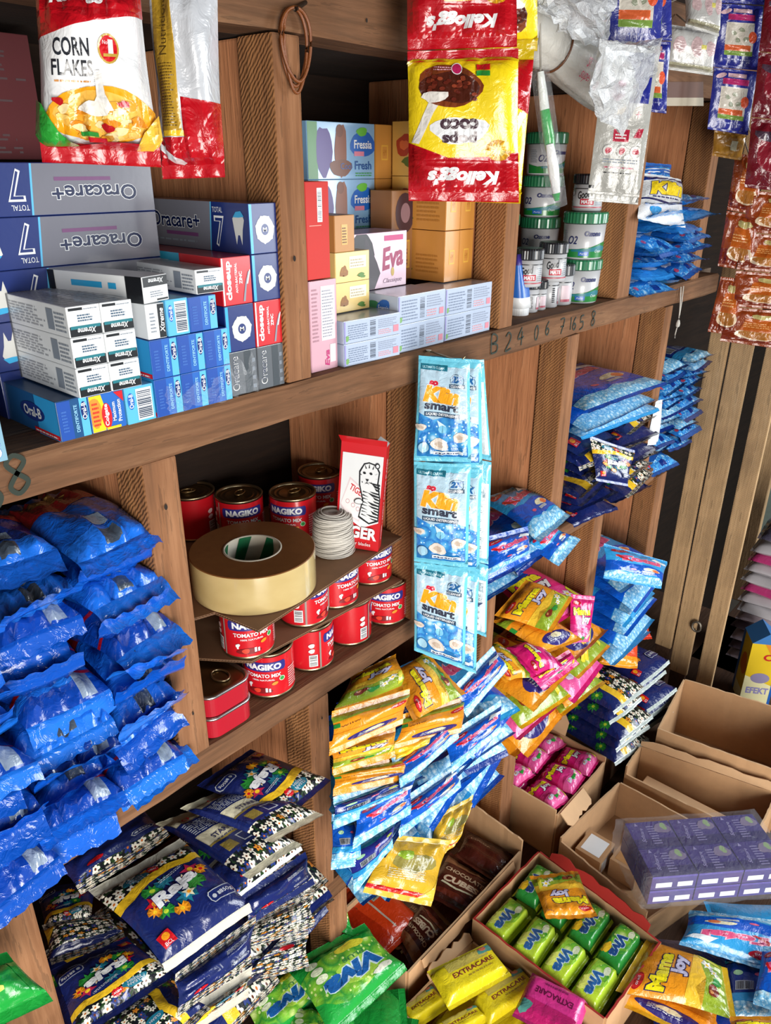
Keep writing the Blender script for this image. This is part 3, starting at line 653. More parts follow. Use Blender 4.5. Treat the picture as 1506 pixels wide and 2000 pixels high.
def sheet(name, pts, z, t, label, sag=.0):
    "corrugated board sheet with wavy core showing at the cut edge"
    o = empty(name, (pts[0][0], pts[0][1], z), label, 'cardboard')
    p0 = Vector((pts[0][0], pts[0][1], 0))
    for nm, a, b, m in (('liner', 0, .0006, CARD), ('corrugated_core', .0006, t - .0006, CARD_D), ('liner', t - .0006, t, CARD)):
        bm = bmesh.new(); lo = []; up = []
        for i in range(len(pts)):
            q = Vector((*pts[i], 0)); nx = Vector((*pts[(i + 1) % len(pts)], 0)); k = max(2, int((nx - q).length / .002)) if nm != 'liner' else 1
            for j in range(k):
                w = q.lerp(nx, j / k) - p0
                if nm != 'liner': w += (Vector((*pts[(i + 2) % len(pts)], 0)) - nx).normalized() * (.0006 if j % 2 else .0016)
                lo.append(bm.verts.new((w.x, w.y, a))); up.append(bm.verts.new((w.x, w.y, b)))
        bm.faces.new(lo[::-1]); bm.faces.new(up)
        for i in range(len(lo)): bm.faces.new((lo[i], lo[(i + 1) % len(lo)], up[(i + 1) % len(lo)], up[i]))
        bm_obj(nm, bm, m, o)
    return o
f2 = lambda px, py, z: tuple(at(px, py, z=z)[:2])
zs = zb + .0698
sheet('cardboard_sheet', [f2(492, 1296, zs), (.786, .662), (.786, .9), (.45, .9), (.45, .73)], zs, .0034, 'lower cardboard sheet lying across the bottom layer of tomato tins')
zs2 = zs + .0735
sheet('cardboard_sheet', [f2(505, 1236, zs2), (.786, .664), (.786, .9), (.413, .9), (.413, .715), f2(420, 1200, zs2)], zs2, .0034, 'upper cardboard sheet carrying the tape roll, the string and the razor box')
# tape roll
zt = zs2 + .0036
g = G('tape_side'); v = g.co(); TAPE_S = g.fin(g.mix(g.math('MULTIPLY', g.noise(v, 90, 3.), .4), lin('#6f4320'), lin('#98683a')), .35, coat=.2)
g = G('tape_face'); v = g.co('Object', (5, 5, 9)); TAPE_F = g.fin(g.mix(g.noise(v, 3., 3.), lin('#a68d58'), lin('#cbb785')), .13, coat=1.)
ct = at(493, 1070, z=zt + .053); R = .0815
o = empty('tape_roll', (ct.x, ct.y, zt), 'large roll of clear brownish packing tape lying on the cardboard sheet', 'tape')
bm = bmesh.new(); bm_lathe(bm, [(.0385, 0), (R - .001, 0), (R, .001)], 72); bm_lathe(bm, [(R, .001), (R, .052)], 72, 1); bm_lathe(bm, [(R, .052), (R - .001, .053), (.0385, .053)], 72); bm_obj('tape_winding', bm, [TAPE_S, TAPE_F], o, smooth=False)
for p in o.children[0].data.polygons: p.use_smooth = abs(p.normal.z) < .5
bm = bmesh.new(); bm_lathe(bm, [(.0382, .0), (.0382, .0535), (.0365, .0537), (.0355, .0535), (.0355, .0), (.0382, 0)], 64); core = bm_obj('cardboard_core', bm, card('#c9c2b0', .5), o, smooth=True)
mb = MB(); dG = D(220, 53, card('#c8b9a0', .5))
for k in range(6): dG.poly([(k * 38, 0), (k * 38 + 17, 0), (k * 38 + 36, 53), (k * 38 + 19, 53)], card('#12633c', .4))
P_ = cyl_patch(.0355, .001, .0525, 0, 2 * math.pi, 48)[:, ::-1]; mb.print(dG, P_); mb.build('core_print', core)
# ball of string
cs = foot(652, 1094, zt, .031)
o = empty('string_spool', (cs.x, cs.y, zt), 'white spool of twisted nylon string in front of the razor box', 'string')
STR = card('#c9c4bb', .7, .25); bm = bmesh.new(); pts = []
for k in range(0, 58 * 24):
    t = 2 * math.pi * k / 24; h = .0018 + .061 * (k / (58 * 24)); rr = .030 - .004 * (h / .062) + .0012 * math.sin(k * .37) - (.010 * max(0, (h - .056) / .006))
    pts.append((rr * math.cos(t), rr * math.sin(t), h + .0016 * math.sin(t * 1.0 + h * 200)))
bm_tube(bm, pts, .00095, 5); bm_obj('string_winding', bm, STR, o, smooth=True)
bm = bmesh.new(); bm_lathe(bm, [(0, .001), (.0285, .001), (.025, .056), (.008, .060), (.006, .057), (0, .057)], 28); bm_obj('spool_core', bm, STR, o, smooth=True)
bm = bmesh.new(); bm_tube(bm, [(.022, -.02, .003), (.035, -.028, .003), (.05, -.03, .004), (.068, -.026, .005)], [.0016, .0018, .0022, .003], 6); bm_tube(bm, [(.03, .0, .05), (.036, -.006, .035), (.033, -.012, .02), (.037, -.01, .012), (.031, -.014, .006)], .001, 5)
bm_obj('loose_string_end', bm, STR, o, smooth=True)
# razor blade box, leaning
TIG = D(62, 128, RED); TIG.poly([(3, 44), (36, 27), (59, 36), (59, 116), (3, 116)], WHITE)
TIG.poly([(3, 52), (15, 88), (40, 72), (32, 34), (14, 40)], card('#d9c9cc', .4)).poly([(5, 54), (16, 85), (38, 71), (31, 37), (15, 42)], card('#ece3e4', .4)).text('TIGER', 27, 72, 8, RED, 24, -24, 0, .02)
for c in ((14, 58), (22, 54), (29, 50)): TIG.ring(*c, 2.2, 2.8, card('#b98a90', .4), 14)
TIG.poly([(30, 40), (34, 62), (28, 80), (27, 96), (33, 106), (40, 108), (50, 106), (56, 98), (55, 84), (59, 66), (59, 38), (46, 33)], BLACK).poly([(32, 42), (36, 62), (30, 80), (29, 95), (34, 104.5), (40, 106.5), (49, 104.5), (54, 97), (53, 84), (57.5, 66), (57.5, 40), (46, 35)], WHITE)
for k in range(13):
    y = 38 + 3.6 * k; w = 12 + 5 * math.sin(k * 1.7)
    TIG.poly([(57.6, y), (57.6, y + 1.8), (57.6 - w, y + 3.2 + k % 3), (56 - w * .5, y + 1.2)], BLACK)
    if k < 8: TIG.poly([(34, 44 + 4 * k), (35, 45.4 + 4 * k), (43, 42.5 + 4 * k + k % 2)], BLACK)
for x, y, a_, b_ in ((37, 100, 34, 106), (41, 101, 41, 107), (46, 100, 48, 106), (50, 94, 55, 97), (51, 89, 55, 90), (31, 92, 28, 94), (32, 87, 28, 86)): TIG.poly([(x - .8, y), (x + .8, y + .5), (a_, b_)], BLACK)
TIG.ell(52, 105, 3.4, 3.4, BLACK).ell(52, 105, 2, 2, WHITE).ell(35, 95, 2, 1.3, BLACK).ell(44, 95, 2, 1.3, BLACK).poly([(37, 88), (42, 88), (39.5, 85)], BLACK).poly([(36, 82), (39.5, 84.5), (43, 82), (39.5, 83.2)], BLACK).ell(33, 84, .7, .7, BLACK).ell(46, 84, .7, .7, BLACK).blob(30, 60, 6, 4, BLACK, 12, 3, .2).blob(30, 60, 5, 3.2, WHITE, 12, 3, .2).text('TIGER', 31, 22, 15, WHITE, 56, -2, 0, .04).text('razor blades', 34, 8, 4, WHITE, 34)
TSIDE = D(22, 128, RED); TSIDE.text('TIGER - SAFETY RAZOR BLADES', 11, 62, 4.2, WHITE, 100, 90, 0, .03)
rb = at(738, 1078, z=zt); rb_o = empty('razor_blade_box', rb, 'red and white razor blade carton standing tilted with its top flap open', 'box')
w_, d_, h_ = .064, .021, .158
mb = MB(); REDI = card('#b5121d', .35)
C8 = [Vector((x, y, z)) for x in (-w_, 0) for y in (0, d_) for z in (0, h_)]
qs = {'f': (0, 4, 5, 1), 'r': (4, 6, 7, 5), 'b': (6, 2, 3, 7), 'l': (2, 0, 1, 3), 'u': (2, 6, 4, 0)}
for k, q in qs.items():
    P_ = quad4(*[C8[i] for i in q]); mb.grid(P_, RED)
    if k == 'f': mb.print(TIG, P_)
    if k == 'r': mb.print(TSIDE, P_)
mb.build('carton_body', rb_o, smooth=False)
bm = bmesh.new(); vs = [bm.verts.new(q) for q in ((-w_, 0, h_), (0, 0, h_), (.001, -.006, h_ + .010), (-w_ - .002, -.012, h_ + .012))]; bm.faces.new(vs)
for q, e in ((0, 1), (d_, -1)): pass
bm_obj('lid_flap', bm, RED, rb_o)
bm = bmesh.new(); vs = [bm.verts.new(q) for q in ((-w_, .0, h_ + .0006), (-w_, d_, h_ + .001), (-.012, d_, h_ + .004), (-.012, 0, h_ + .003))]; bm.faces.new(vs); bm_obj('lid_flap', bm, RED, rb_o)
bm = bmesh.new(); vs = [bm.verts.new(q) for q in ((0, 0, h_), (0, d_, h_), (-.014, d_, h_ + .008), (-.014, 0, h_ + .008))]; bm.faces.new(vs); bm_obj('dust_flap', bm, WHITE, rb_o)
rb_o.rotation_euler = (math.radians(-3), math.radians(4), math.radians(-60))
# oval red fish tins
FT = card('#a81528', .25, .1, .6)
def oval(r, w, l, z, n=10):
    out = []
    for sx, sy, a0 in ((1, 1, 0), (-1, 1, 90), (-1, -1, 180), (1, -1, 270)):
        for k in range(n + 1):
            a = math.radians(a0 + 90 * k / n); out.append((sx * (w - r) + r * math.cos(a), sy * (l - r) + r * math.sin(a), z))
    return out
def bm_loops(bm, loops, mi=None, cap0=True, cap1=True):
    R_ = [[bm.verts.new(p) for p in l] for l in loops]; n = len(R_[0])
    for i, (p, q) in enumerate(zip(R_, R_[1:])):
        for k in range(n): bm.faces.new((p[k], p[(k + 1) % n], q[(k + 1) % n], q[k])).material_index = mi[i] if mi else 0
    if cap0: bm.faces.new(R_[0][::-1])
    if cap1: bm.faces.new(R_[-1]).material_index = mi[-1] if mi else 0
fp = at(452, 1432, z=zb)
for k in range(2):
    z = zb + .0325 * k
    o = empty('fish_tin', (.4495, fp.y + .058, z), '%s of the two red oval fish tins stacked beside the upright' % ('lower', 'upper')[k], 'tin can', 'red oval tins')
    w, l, r = .036, .054, .018
    bm = bmesh.new(); bm_loops(bm, [oval(r, w - .001, l - .001, .0003), oval(r, w, l, .002), oval(r, w, l, .0285)], None, True, False); bm_obj('tin_body', bm, FT, o, smooth=False)
    bm = bmesh.new(); bm_loops(bm, [oval(r, w, l, .0283), oval(r, w + .0012, l + .0012, .0288), oval(r, w + .0014, l + .0014, .031), oval(r, w, l, .0322), oval(r, w - .002, l - .002, .0318), oval(r, w - .0026, l - .0026, .0292)], None, False, True); bm_obj('rolled_rim', bm, metal('#c9c7c6', .25), o, smooth=True)
    if k:
        bm = bmesh.new(); bm_loops(bm, [oval(r - .003, w - .0036, l - .0036, .0294), oval(r - .004, w - .006, l - .006, .0302), oval(r - .005, w - .008, l - .008, .0296)], None, False, True); ld = bm_obj('tin_lid', bm, TIN_TOP, o, smooth=True)
        bm = bmesh.new(); bm_tube(bm, [(.008 + .010 * math.cos(a), -.024 + .014 * math.sin(a), .0315) for a in (i * math.pi / 10 for i in range(21))], .0014, 6, False); bm_obj('pull_ring', bm, TIN, ld, smooth=True)
# ------------------------------------------------------------------ jars of the cosmetics compartment
LIDG = card('#1d6d47', .3, .1, .5); JG = card('#1c7a35', .28, .1, .5); LIDB = card('#14171f', .35, .1, .4); JW = card('#b9babd', .35, .08, .4); INK = card('#232a5c', .4)
def d_oz():
    d = D(150, 66, JW); d.poly([(0, 0), (150, 0), (150, 34), (118, 30), (90, 22), (60, 18), (30, 16), (0, 22)], JG); d.poly([(40, 12), (150, 14), (150, 20), (118, 26), (80, 19), (40, 16)], TEAL)
    d.text('O2', 44, 36, 17, INK, 24, 0, .3, .01).text("Ozone", 92, 50, 11, INK, 42, 0, .1, .05).rect(60, 4, 86, 13, BLUE).text('Purity', 73, 8, 5, WHITE, 18, 0, .2).text('Cream', 112, 14, 6, WHITE, 20, 0, .3).lines(8, 26, 30, 58, 8, GREY, .4); return d
def d_gm():
    d = D(100, 44, JW); d.text('Good', 52, 28, 14, BLACK, 30, 8, .3, .02).rect(44, 9, 74, 20, card('#b81f35', .4)).text('MATE', 59, 14.5, 7, WHITE, 25, 0, 0, .04).rect(0, 38, 100, 39.4, BLACK).rect(0, 3, 100, 5, card('#b04a58', .4)).ell(22, 30, 5, 5, BLACK).ell(22, 30, 4, 4, JW).lines(8, 8, 16, 34, 5, BLACK, .5).lines(78, 8, 96, 34, 7, GREY, .4); return d
def d_sm():
    d = D(80, 40, JW); d.rect(0, 32, 80, 33.4, BLACK).rect(6, 4, 20, 30, card('#8f9398', .4)).lines(34, 6, 44, 30, 8, BLACK, .6).rect(56, 3, 78, 28, card('#c9b6bd', .4)).rect(56, 3, 78, 7, card('#a8475a', .4)); return d
OZ, GM, SM = d_oz(), d_gm(), d_sm()
def jar(p, r, h, lid, d, body, lidm, label, turn=0., taper=0., name='cosmetic_jar'):
    o = empty(name, p, label, 'jar', 'jars in the cosmetics compartment')
    hb = h - lid
    bm = bmesh.new(); bm_lathe(bm, [(0, 0), (r - .003 - taper, 0), (r - .0012 - taper, .0015), (r - .0012, hb), (r - .006, hb + .001), (r - .006, hb + .004), (0, hb + .004)], 36); bm_obj('jar_body', bm, body, o, smooth=False)
    for q in o.children[0].data.polygons: q.use_smooth = abs(q.normal.z) < .6
    n = 72; bm = bmesh.new(); rr = lambda k: r + (.0006 if k % 2 else -.0002)
    L_ = [[((rr(k) - dr) * math.cos(2 * math.pi * k / n), (rr(k) - dr) * math.sin(2 * math.pi * k / n), z) for k in range(n)] for dr, z in ((.0012, hb + .0012), (0, hb + .002), (0, h - .003), (.001, h - .0008), (.003, h))]
    bm_loops(bm, L_); bm_obj('screw_lid', bm, lidm, o, smooth=False)
    f = facing(Vector(p)) + turn; mb = MB(); P_ = cyl_patch(r - .0008 - taper, .003, hb - .002, f - 1.5, f + 1.5, 28, 1, taper); mb.print(d, P_); mb.build('printed_label', o)
    return o
Z1 = 1.3195
def jz(px, py, z, r, h, lid, d, body, lidm, label, turn=0., taper=0.): return jar(foot(px, py, z, r), r, h, lid, d, body, lidm, label, turn, taper)
jz(1031, 612, Z1, .017, .056, .018, SM, JW, LIDB, 'small black-lidded white jar in the front row beside the blue and white tube', .3)
jz(1050, 607, Z1, .0145, .05, .015, SM, JW, LIDB, 'smallest black-lidded jar in the front row, second from the tube', -.4)
jz(1069, 602, Z1, .0175, .066, .018, SM, JW, LIDB, 'black-lidded white jar third from the tube in the front row', .6)
jz(1091, 597, Z1, .0225, .07, .02, SM, JW, LIDB, 'wider black-lidded jar with pinkish label in the front row', -.5)
jz(1121, 588, Z1, .024, .074, .021, SM, JW, LIDB, 'black-lidded white jar at the end of the front row by the green jar', .2)
for px, py, r in ((1038, 592, .021), (1073, 577, .021)): jz(px, py, Z1, r, .0445, .012, SM, JW, LIDB, 'low white jar hidden behind the small jars, under the %s larger jar' % ('first', 'second')[px > 1050])
jz(1028, 562, Z1 + .045, .0245, .06, .018, GM, JW, LIDB, 'larger black-lidded white jar with a red mark, above the small jars by the upright', -.1)
jz(1076, 551, Z1 + .045, .0245, .064, .019, GM, JW, LIDB, 'larger black-lidded white jar with red band, in the middle above the small jars', .0)
jz(1056, 568, Z1 + .0525, .0115, .052, .016, GM, JW, LIDB, 'thin black-lidded vial between the two larger black-lidded jars') if False else None
jz(1127, 594, Z1, .037, .076, .019, OZ, JW, LIDG, 'large green and white jar on the shelf, lower of two by the divider', .15, .003)
j2 = foot(1127, 594, Z1, .037)
jar((j2.x - .001, j2.y, Z1 + .0765), .038, .078, .02, OZ, JW, LIDG, 'large green and white jar on top of another, label in full view', 'x' and .1, .003)
jar((j2.x + .002, j2.y + .002, Z1 + .155), .0265, .06, .017, GM, JW, LIDB, 'black-lidded white jar on the two large green and white jars', -.3)
bx = (1.335, .80)
for k in range(4): jar((bx[0], bx[1], Z1 + .0705 * k), .037, .07, .02, OZ, JW, LIDG, 'green and white jar at the compartment back, %s of four' % ('lowest', 'second', 'third', 'topmost')[k], .5 if k == 3 else -.2, .003)
for k in range(2): jar((1.195, .80, Z1 + .076 * k), .036, .0755, .02, OZ, JW, LIDG, 'green-lidded jar with striped pale label behind the upright, %s of two' % ('lower', 'upper')[k], 1.2, .002)
jar((1.19, .80, Z1 + .1525), .0175, .07, .018, SM, LIDB, REDB, 'slim black jar with a red lid standing on a green-lidded jar', .5)
b2 = carton('lime_carton', 'white carton with a lime green panel beside the upright, behind the jars', 'box', 1.075, 1.125, .775, .05, Z1, Z1 + .135, JW, D(50, 135, JW).rect(4, 66, 46, 100, card('#62b52a', .4)).lines(6, 104, 44, 120, 3, GREY).lines(6, 30, 44, 60, 4, GREY), flap='front_panel')
# blue and white tube standing on its cap
tp = foot(1012, 618, Z1, .02); o = empty('cream_tube', tp, 'blue and white cream tube standing on its cap beside the upright', 'tube')
bm = bmesh.new(); bm_loops(bm, [oval(.012, .019 - .003 * t, .019 * (1 - t) + .0015 * t, .012 + .085 * t, 5) if False else [(x * 1, y, .012 + .085 * t) for x, y, _ in oval(min(.012, .017 * (1 - t) + .0008), .018 - .002 * t, .017 * (1 - t) + .001, 0, 5)] for t in (0, .2, .4, .6, .8, 1)], [0, 1, 1, 1, 2]); bm_obj('tube_body', bm, [WHITE, BLUE, card('#3a2c7e', .35)], o, smooth=True)
bm = bmesh.new(); bm_lathe(bm, [(0, 0), (.017, 0), (.0175, .011), (.015, .0125), (0, .0125)], 28); bm_obj('cap', bm, WHITE, o)
# ------------------------------------------------------------------ pouches
def PQ(pts, z=None, y=None, x=None, n=(0, 0, 1), anchor=None):
    "four photograph pixels -> four world points on the plane through the anchor pixel at the given level"
    ax = anchor or (sum(p[0] for p in pts) / 4, sum(p[1] for p in pts) / 4)
    p0 = at(*ax, x=x, y=y, z=z)
    return [on(*p, p0, n) for p in pts]
def lay(cx, cy, cz, W, L, yaw=0., pitch=0., roll=0., base=None):
    "corners of a W x L sheet lying flat (u = +x, v = +y, n = +z), turned; degrees"
    M = Matrix.Rotation(math.radians(yaw), 3, 'Z') @ Matrix.Rotation(math.radians(pitch), 3, 'X') @ Matrix.Rotation(math.radians(roll), 3, 'Y')
    if base is not None: M = M @ base
    return [Vector((cx, cy, cz)) + M @ Vector(q) for q in ((-W / 2, -L / 2, 0), (W / 2, -L / 2, 0), (W / 2, L / 2, 0), (-W / 2, L / 2, 0))]
STAND = Matrix(((1, 0, 0), (0, 0, -1), (0, 1, 0)))
def swav(rg, U, V, n, amp, f0, f1):
    o = np.zeros_like(U)
    for _ in range(n):
        a = rg.uniform(0, 6.283); f = rg.uniform(f0, f1); o += amp / n * 1.6 * np.sin(f * (U * math.cos(a) + V * math.sin(a)) * 6.283 + rg.uniform(0, 6.283))
    return o
def pouch(name, label, cat, q, T, fm, design=None, back=None, seal=.008, sealm=None, seed=0, puck=1., bulge=.62, sag=(0, 0), nu=16, nv=20, flap=(0, 0), group=None, pr=(2.6, .55, 3., .5), narrow=.05, warp=.003, kind_parts=('pouch_body', 'end_seal'), backm=None, root=None, ends=(1, 1), subname=None):
    a, b, c, d = (np.array(v, float) for v in q)
    rg = random.Random(seed * 7919 + 13)
    Uh = ((b - a) + (c - d)) / 2; Vh = ((d - a) + (c - b)) / 2; W, L = np.linalg.norm(Uh), np.linalg.norm(Vh)
    N = np.cross(Uh, Vh); N /= np.linalg.norm(N); s = seal / L
    u, v = np.meshgrid(np.linspace(0, 1, nu + 1), np.linspace(0, 1, nv + 1))
    def mid(u, v):
        uu = .5 + (u - .5) * (1 - narrow * (1 - (2 * np.clip(v, 0, 1) - 1) ** 2)); vv = s + (1 - 2 * s) * v
        P = ((a * ((1 - uu) * (1 - vv))[..., None] + b * (uu * (1 - vv))[..., None] + c * (uu * vv)[..., None] + d * ((1 - uu) * vv)[..., None]))
        return P
    rs = random.Random(seed + 5)
    big = [(rs.uniform(0, 6.28), rs.uniform(.35, .9), rs.uniform(0, 6.28)) for _ in range(3)]
    def warpf(u, v):
        o = 0
        for ang, f, ph in big: o = o + warp * .6 * np.sin(6.283 * f * (u * math.cos(ang) + v * math.sin(ang)) + ph)
        return o
    Z = np.array([0, 0, 1.])
    def sagf(u, v): return -(sag[0] * np.clip(1 - v / .6, 0, 2) ** 2 + sag[1] * np.clip((v - .4) / .6, 0, 2) ** 2)
    def S(u, v): return mid(u, v) + N * warpf(u, v)[..., None] + Z * sagf(u, v)[..., None]
    M_ = S(u, v)
    h = T * np.clip(1 - np.abs(2 * u - 1) ** pr[0], 0, 1) ** pr[1] * np.clip(1 - np.abs(2 * v - 1) ** pr[2], 0, 1) ** pr[3]
    vd = np.minimum(v, 1 - v); k1 = rg.uniform(3.2, 5.8); k2 = rg.uniform(6, 9)
    side = np.where(v < .5, 0., 1.7)
    pk = puck * .0022 * (np.sin(6.283 * (k1 * u + .3 * v) + rg.uniform(0, 6) + side) + .6 * np.sin(6.283 * (k2 * u - .4 * v) + rg.uniform(0, 6) + side)) * np.exp(-vd / .14) * np.clip(vd / .03, 0, 1)
    fine = swav(rg, u, v, 5, puck * .0016, 1., 3.2) * np.clip(h / max(T, 1e-6) * 2, 0, 1)
    em = np.clip(np.minimum(u, 1 - u) / .12, 0, 1)
    Fr = M_ + N * (bulge * h + (pk + fine) * em)[..., None]
    Bk = M_ - N * ((1 - bulge) * h + (pk * .6 + fine * .5) * em)[..., None]
    cen = (a + b + c + d) / 4
    if root is None: o = empty(name, tuple(cen), label, cat, group)
    else: o = root; cen = np.array(root.location)
    mb = MB(); mb.grid(Fr, fm); mb.grid(Bk, backm or fm, True)
    if design: mb.print(design, Fr, off=.0003)
    if back: mb.print(back, Bk[:, ::-1], off=.0003)
    mb.v = [tuple(np.array(p) - cen) for p in mb.v]
    body = mb.build(kind_parts[0], o)
    uu = np.linspace(0, 1, nu + 1)
    for e in (0, 1):
        if not ends[e] or not kind_parts[1]: continue
        ed = M_[0 if e == 0 else -1]; Dv = -Vh / L if e == 0 else Vh / L
        ang = math.radians(flap[e]); rows = []
        wav = .0007 * puck * np.sin(6.283 * (k1 * uu + rg.random()))
        n_ = 6
        for j in range(n_ + 1):
            t = j / n_; aa = ang * min(1, t * 2.2)
            rows.append(ed + Dv * (seal * t * math.cos(aa * .8)) + N * (seal * t * math.sin(aa * .8) + .00035 * (-1) ** j) + N * (wav * t)[:, None] + Z * 0)
        P_ = np.array(rows)
        m2 = MB(); m2.grid(P_ - cen, sealm or fm, e == 0); m2.build(kind_parts[1], body if subname else o)
    return o
def pat_floral():
    g = G('film_floral'); uv = g.node('TexCoord').outputs['UV']; v = g.node('Mapping', i_Vector=uv, i_Scale=(9.5, 9.5, 1)).outputs[0]
    vo = g.node('TexVoronoi', voronoi_dimensions='2D', i_Vector=v, i_Scale=1., i_Randomness=.55)
    d = g.node('VectorMath', operation='SUBTRACT'); g.put(d.inputs[0], v); g.put(d.inputs[1], vo.outputs['Position'])
    sx = g.node('SeparateXYZ', i_0=d.outputs[0]); ang = g.math('ARCTAN2', sx.outputs[1], sx.outputs[0]); ln = vo.outputs['Distance']
    sc_ = g.node('SeparateColor', i_0=vo.outputs['Color'])
    pet = g.math('MULTIPLY_ADD', g.math('COSINE', g.math('MULTIPLY', ang, 5.)), .11, .37)
    isf = g.math('LESS_THAN', ln, pet); cen = g.math('LESS_THAN', ln, .11)
    fc = g.ramp(sc_.outputs[0], [(.0, '#e6e0cf'), (.7, '#e6e0cf'), (.71, '#d88a2c'), (.84, '#d88a2c'), (.85, '#1f3272'), (1., '#1f3272')]); g.n[-1].color_ramp.interpolation = 'CONSTANT'
    cc = g.mix(g.math('GREATER_THAN', sc_.outputs[1], .5), lin('#5b2712'), lin('#c96a1d'))
    bg = g.mix(g.math('GREATER_THAN', g.noise(v, 2.2), .56), lin('#0d1016'), lin('#24401f'))
    c = g.mix(isf, bg, fc); c = g.mix(cen, c, cc)
    g.bump(g.noise(g.co(), 70, 3., .6, 1.2), .25, .004)
    return g.fin(c, .28, coat=.35)
FLORAL = pat_floral()
def pat_foam(name, c0, c1, c2, scale):
    g = G(name); v = g.co('Object')
    vo = g.node('TexVoronoi', i_Vector=v, i_Scale=scale, i_Randomness=1.); vo2 = g.node('TexVoronoi', i_Vector=v, i_Scale=scale * 2.7)
    c = g.ramp(vo.outputs['Distance'], [(.1, c2), (.3, c0), (.6, c1), (.8, c0)]); c = g.mix(g.math('LESS_THAN', vo2.outputs['Distance'], .22), c, lin(c2))
    g.bump(g.noise(g.co(), 70, 3., .6, 1.2), .3, .004)
    return g.fin(c, .28, coat=.35)
FOAM = pat_foam('film_foam', '#9fd0e8', '#4f9fd0', '#e2f2f8', 95)
WATER = pat_foam('film_water', '#4aa3dc', '#1f6fc0', '#bfe3f5', 60)
GRBLUR = pat_foam('film_green_leaf', '#7fbf35', '#2f8f35', '#cfe58a', 38)
f_ = film
NV, YL, OR_, PKK, RD, WH, BK, GRN, LIME, BRN = f_('#16235f'), f_('#efc12a'), f_('#e8951f'), f_('#d61a72'), f_('#c4161f'), f_('#e2e4e6'), f_('#14161d'), f_('#2a8d38'), f_('#b9d838'), f_('#5b2c1c')
CRM, BLU, SKY, DBL, SLV, PUR, TEA = f_('#d9d2ae'), f_('#0f58c4', .2, .35, 0, .6), f_('#2f9ad8'), f_('#0e2f80'), f_('#aeb4bd', .25), f_('#4a3a86'), f_('#1b6f86')
def flower(d, x, y, r, m, cm, n=5, rot=0): d.star(x, y, r * .45, r, n, m, rot); d.ell(x, y, r * .28, r * .28, cm, 10)
# Raja-like detergent pouch, 120 x 140
def d_raja():
    d = D(120, 140, NV); d.poly([(0, 140), (0, 98), (18, 104), (40, 112), (70, 116), (96, 108), (120, 112), (120, 140)], FLORAL)
    d.poly([(0, 88), (20, 90), (46, 100), (76, 104), (100, 98), (120, 104), (120, 118), (100, 112), (76, 117), (46, 114), (22, 106), (0, 102)], YL)
    d.blob(40, 122, 15, 9, TEA, 18, 3, .15).text('CLEAN', 40, 124, 5, SLV, 20, 0, 0, .03).text('FRESH', 40, 118, 4.5, SLV, 18, 0, 0, .03).star(63, 122, 6, 8, 10, RD).text('NEW', 63, 122, 4, WH, 10, 0, 0, .02)
    for x, y, r, m, cm, n in ((32, 66, 13, RD, OR_, 5), (92, 84, 13, f_('#b3234a'), YL, 5), (84, 62, 15, GRN, GRN, 9), (40, 84, 13, GRN, LIME, 9), (66, 50, 14, TEA, SKY, 7), (36, 48, 11, GRN, LIME, 8), (58, 88, 12, TEA, TEA, 8), (52, 38, 10, OR_, YL, 9), (26, 56, 9, OR_, YL, 9), (102, 76, 9, OR_, RD, 8)): flower(d, x, y, r, m, cm, n, x)
    flower(d, 70, 52, 9, CRM, OR_); flower(d, 78, 78, 6, CRM, OR_); flower(d, 44, 60, 5, CRM, OR_)
    d.text('Raja', 62, 68, 25, WH, 64, 12, .15, .05, NV, .03); d.lines(52, 92, 90, 97, 2, SLV, .5, 3, 12)
    d.rect(10, 10, 26, 27, RD, 8).ell(18, 21, 4.5, 4.5, OR_).text('BCL', 18, 13, 4, WH, 9)
    d.poly([(86, 20), (114, 20), (117, 25), (117, 33), (114, 37), (86, 37), (83, 33), (83, 25)], SLV).poly([(87, 21.2), (113, 21.2), (115.6, 25), (115.6, 32), (113, 35.8), (87, 35.8), (84.4, 32), (84.4, 25)], NV).text('850g', 106, 28.5, 7, WH, 15).ell(90, 28, 2.6, 3, SLV).rect(95, 26, 98, 31, SLV); return d
def d_raja_back():
    d = D(120, 140, f_('#d6d0b4')); d.rect(0, 84, 120, 122, NV); d.lines(14, 88, 106, 119, 8, SLV, .42, 5); d.text('STARIUM', 60, 68, 8, f_('#3a3a60'), 54, 0, 0, .02).lines(30, 58, 90, 63, 1, NV).rect(0, 48, 120, 52, f_('#8f7d3a')).rect(0, 0, 120, 48, NV).rect(16, 16, 40, 38, SLV).rect(18, 18, 38, 36, NV).rect(52, 16, 76, 38, SLV).rect(54, 18, 74, 36, NV).lines(84, 14, 112, 40, 5, SLV).text('o', 60, 130, 9, RD, 20); return d
RJ, RJB = d_raja(), d_raja_back()
RJF = D(120, 140, FLORAL).poly([(0, 0), (40, 0), (30, 40), (46, 90), (34, 140), (0, 140)], NV).poly([(34, 0), (54, 0), (46, 40), (60, 90), (48, 140), (32, 140), (42, 90), (28, 40)], YL).blob(74, 96, 16, 11, TEA, 18, 3, .15).text('CLEAN', 74, 96, 6, SLV, 22, 0, 0, .03).star(98, 98, 7, 9, 10, RD)
for x, y in ((14, 110), (10, 40)): flower(RJF, x, y, 11, GRN, LIME, 9)
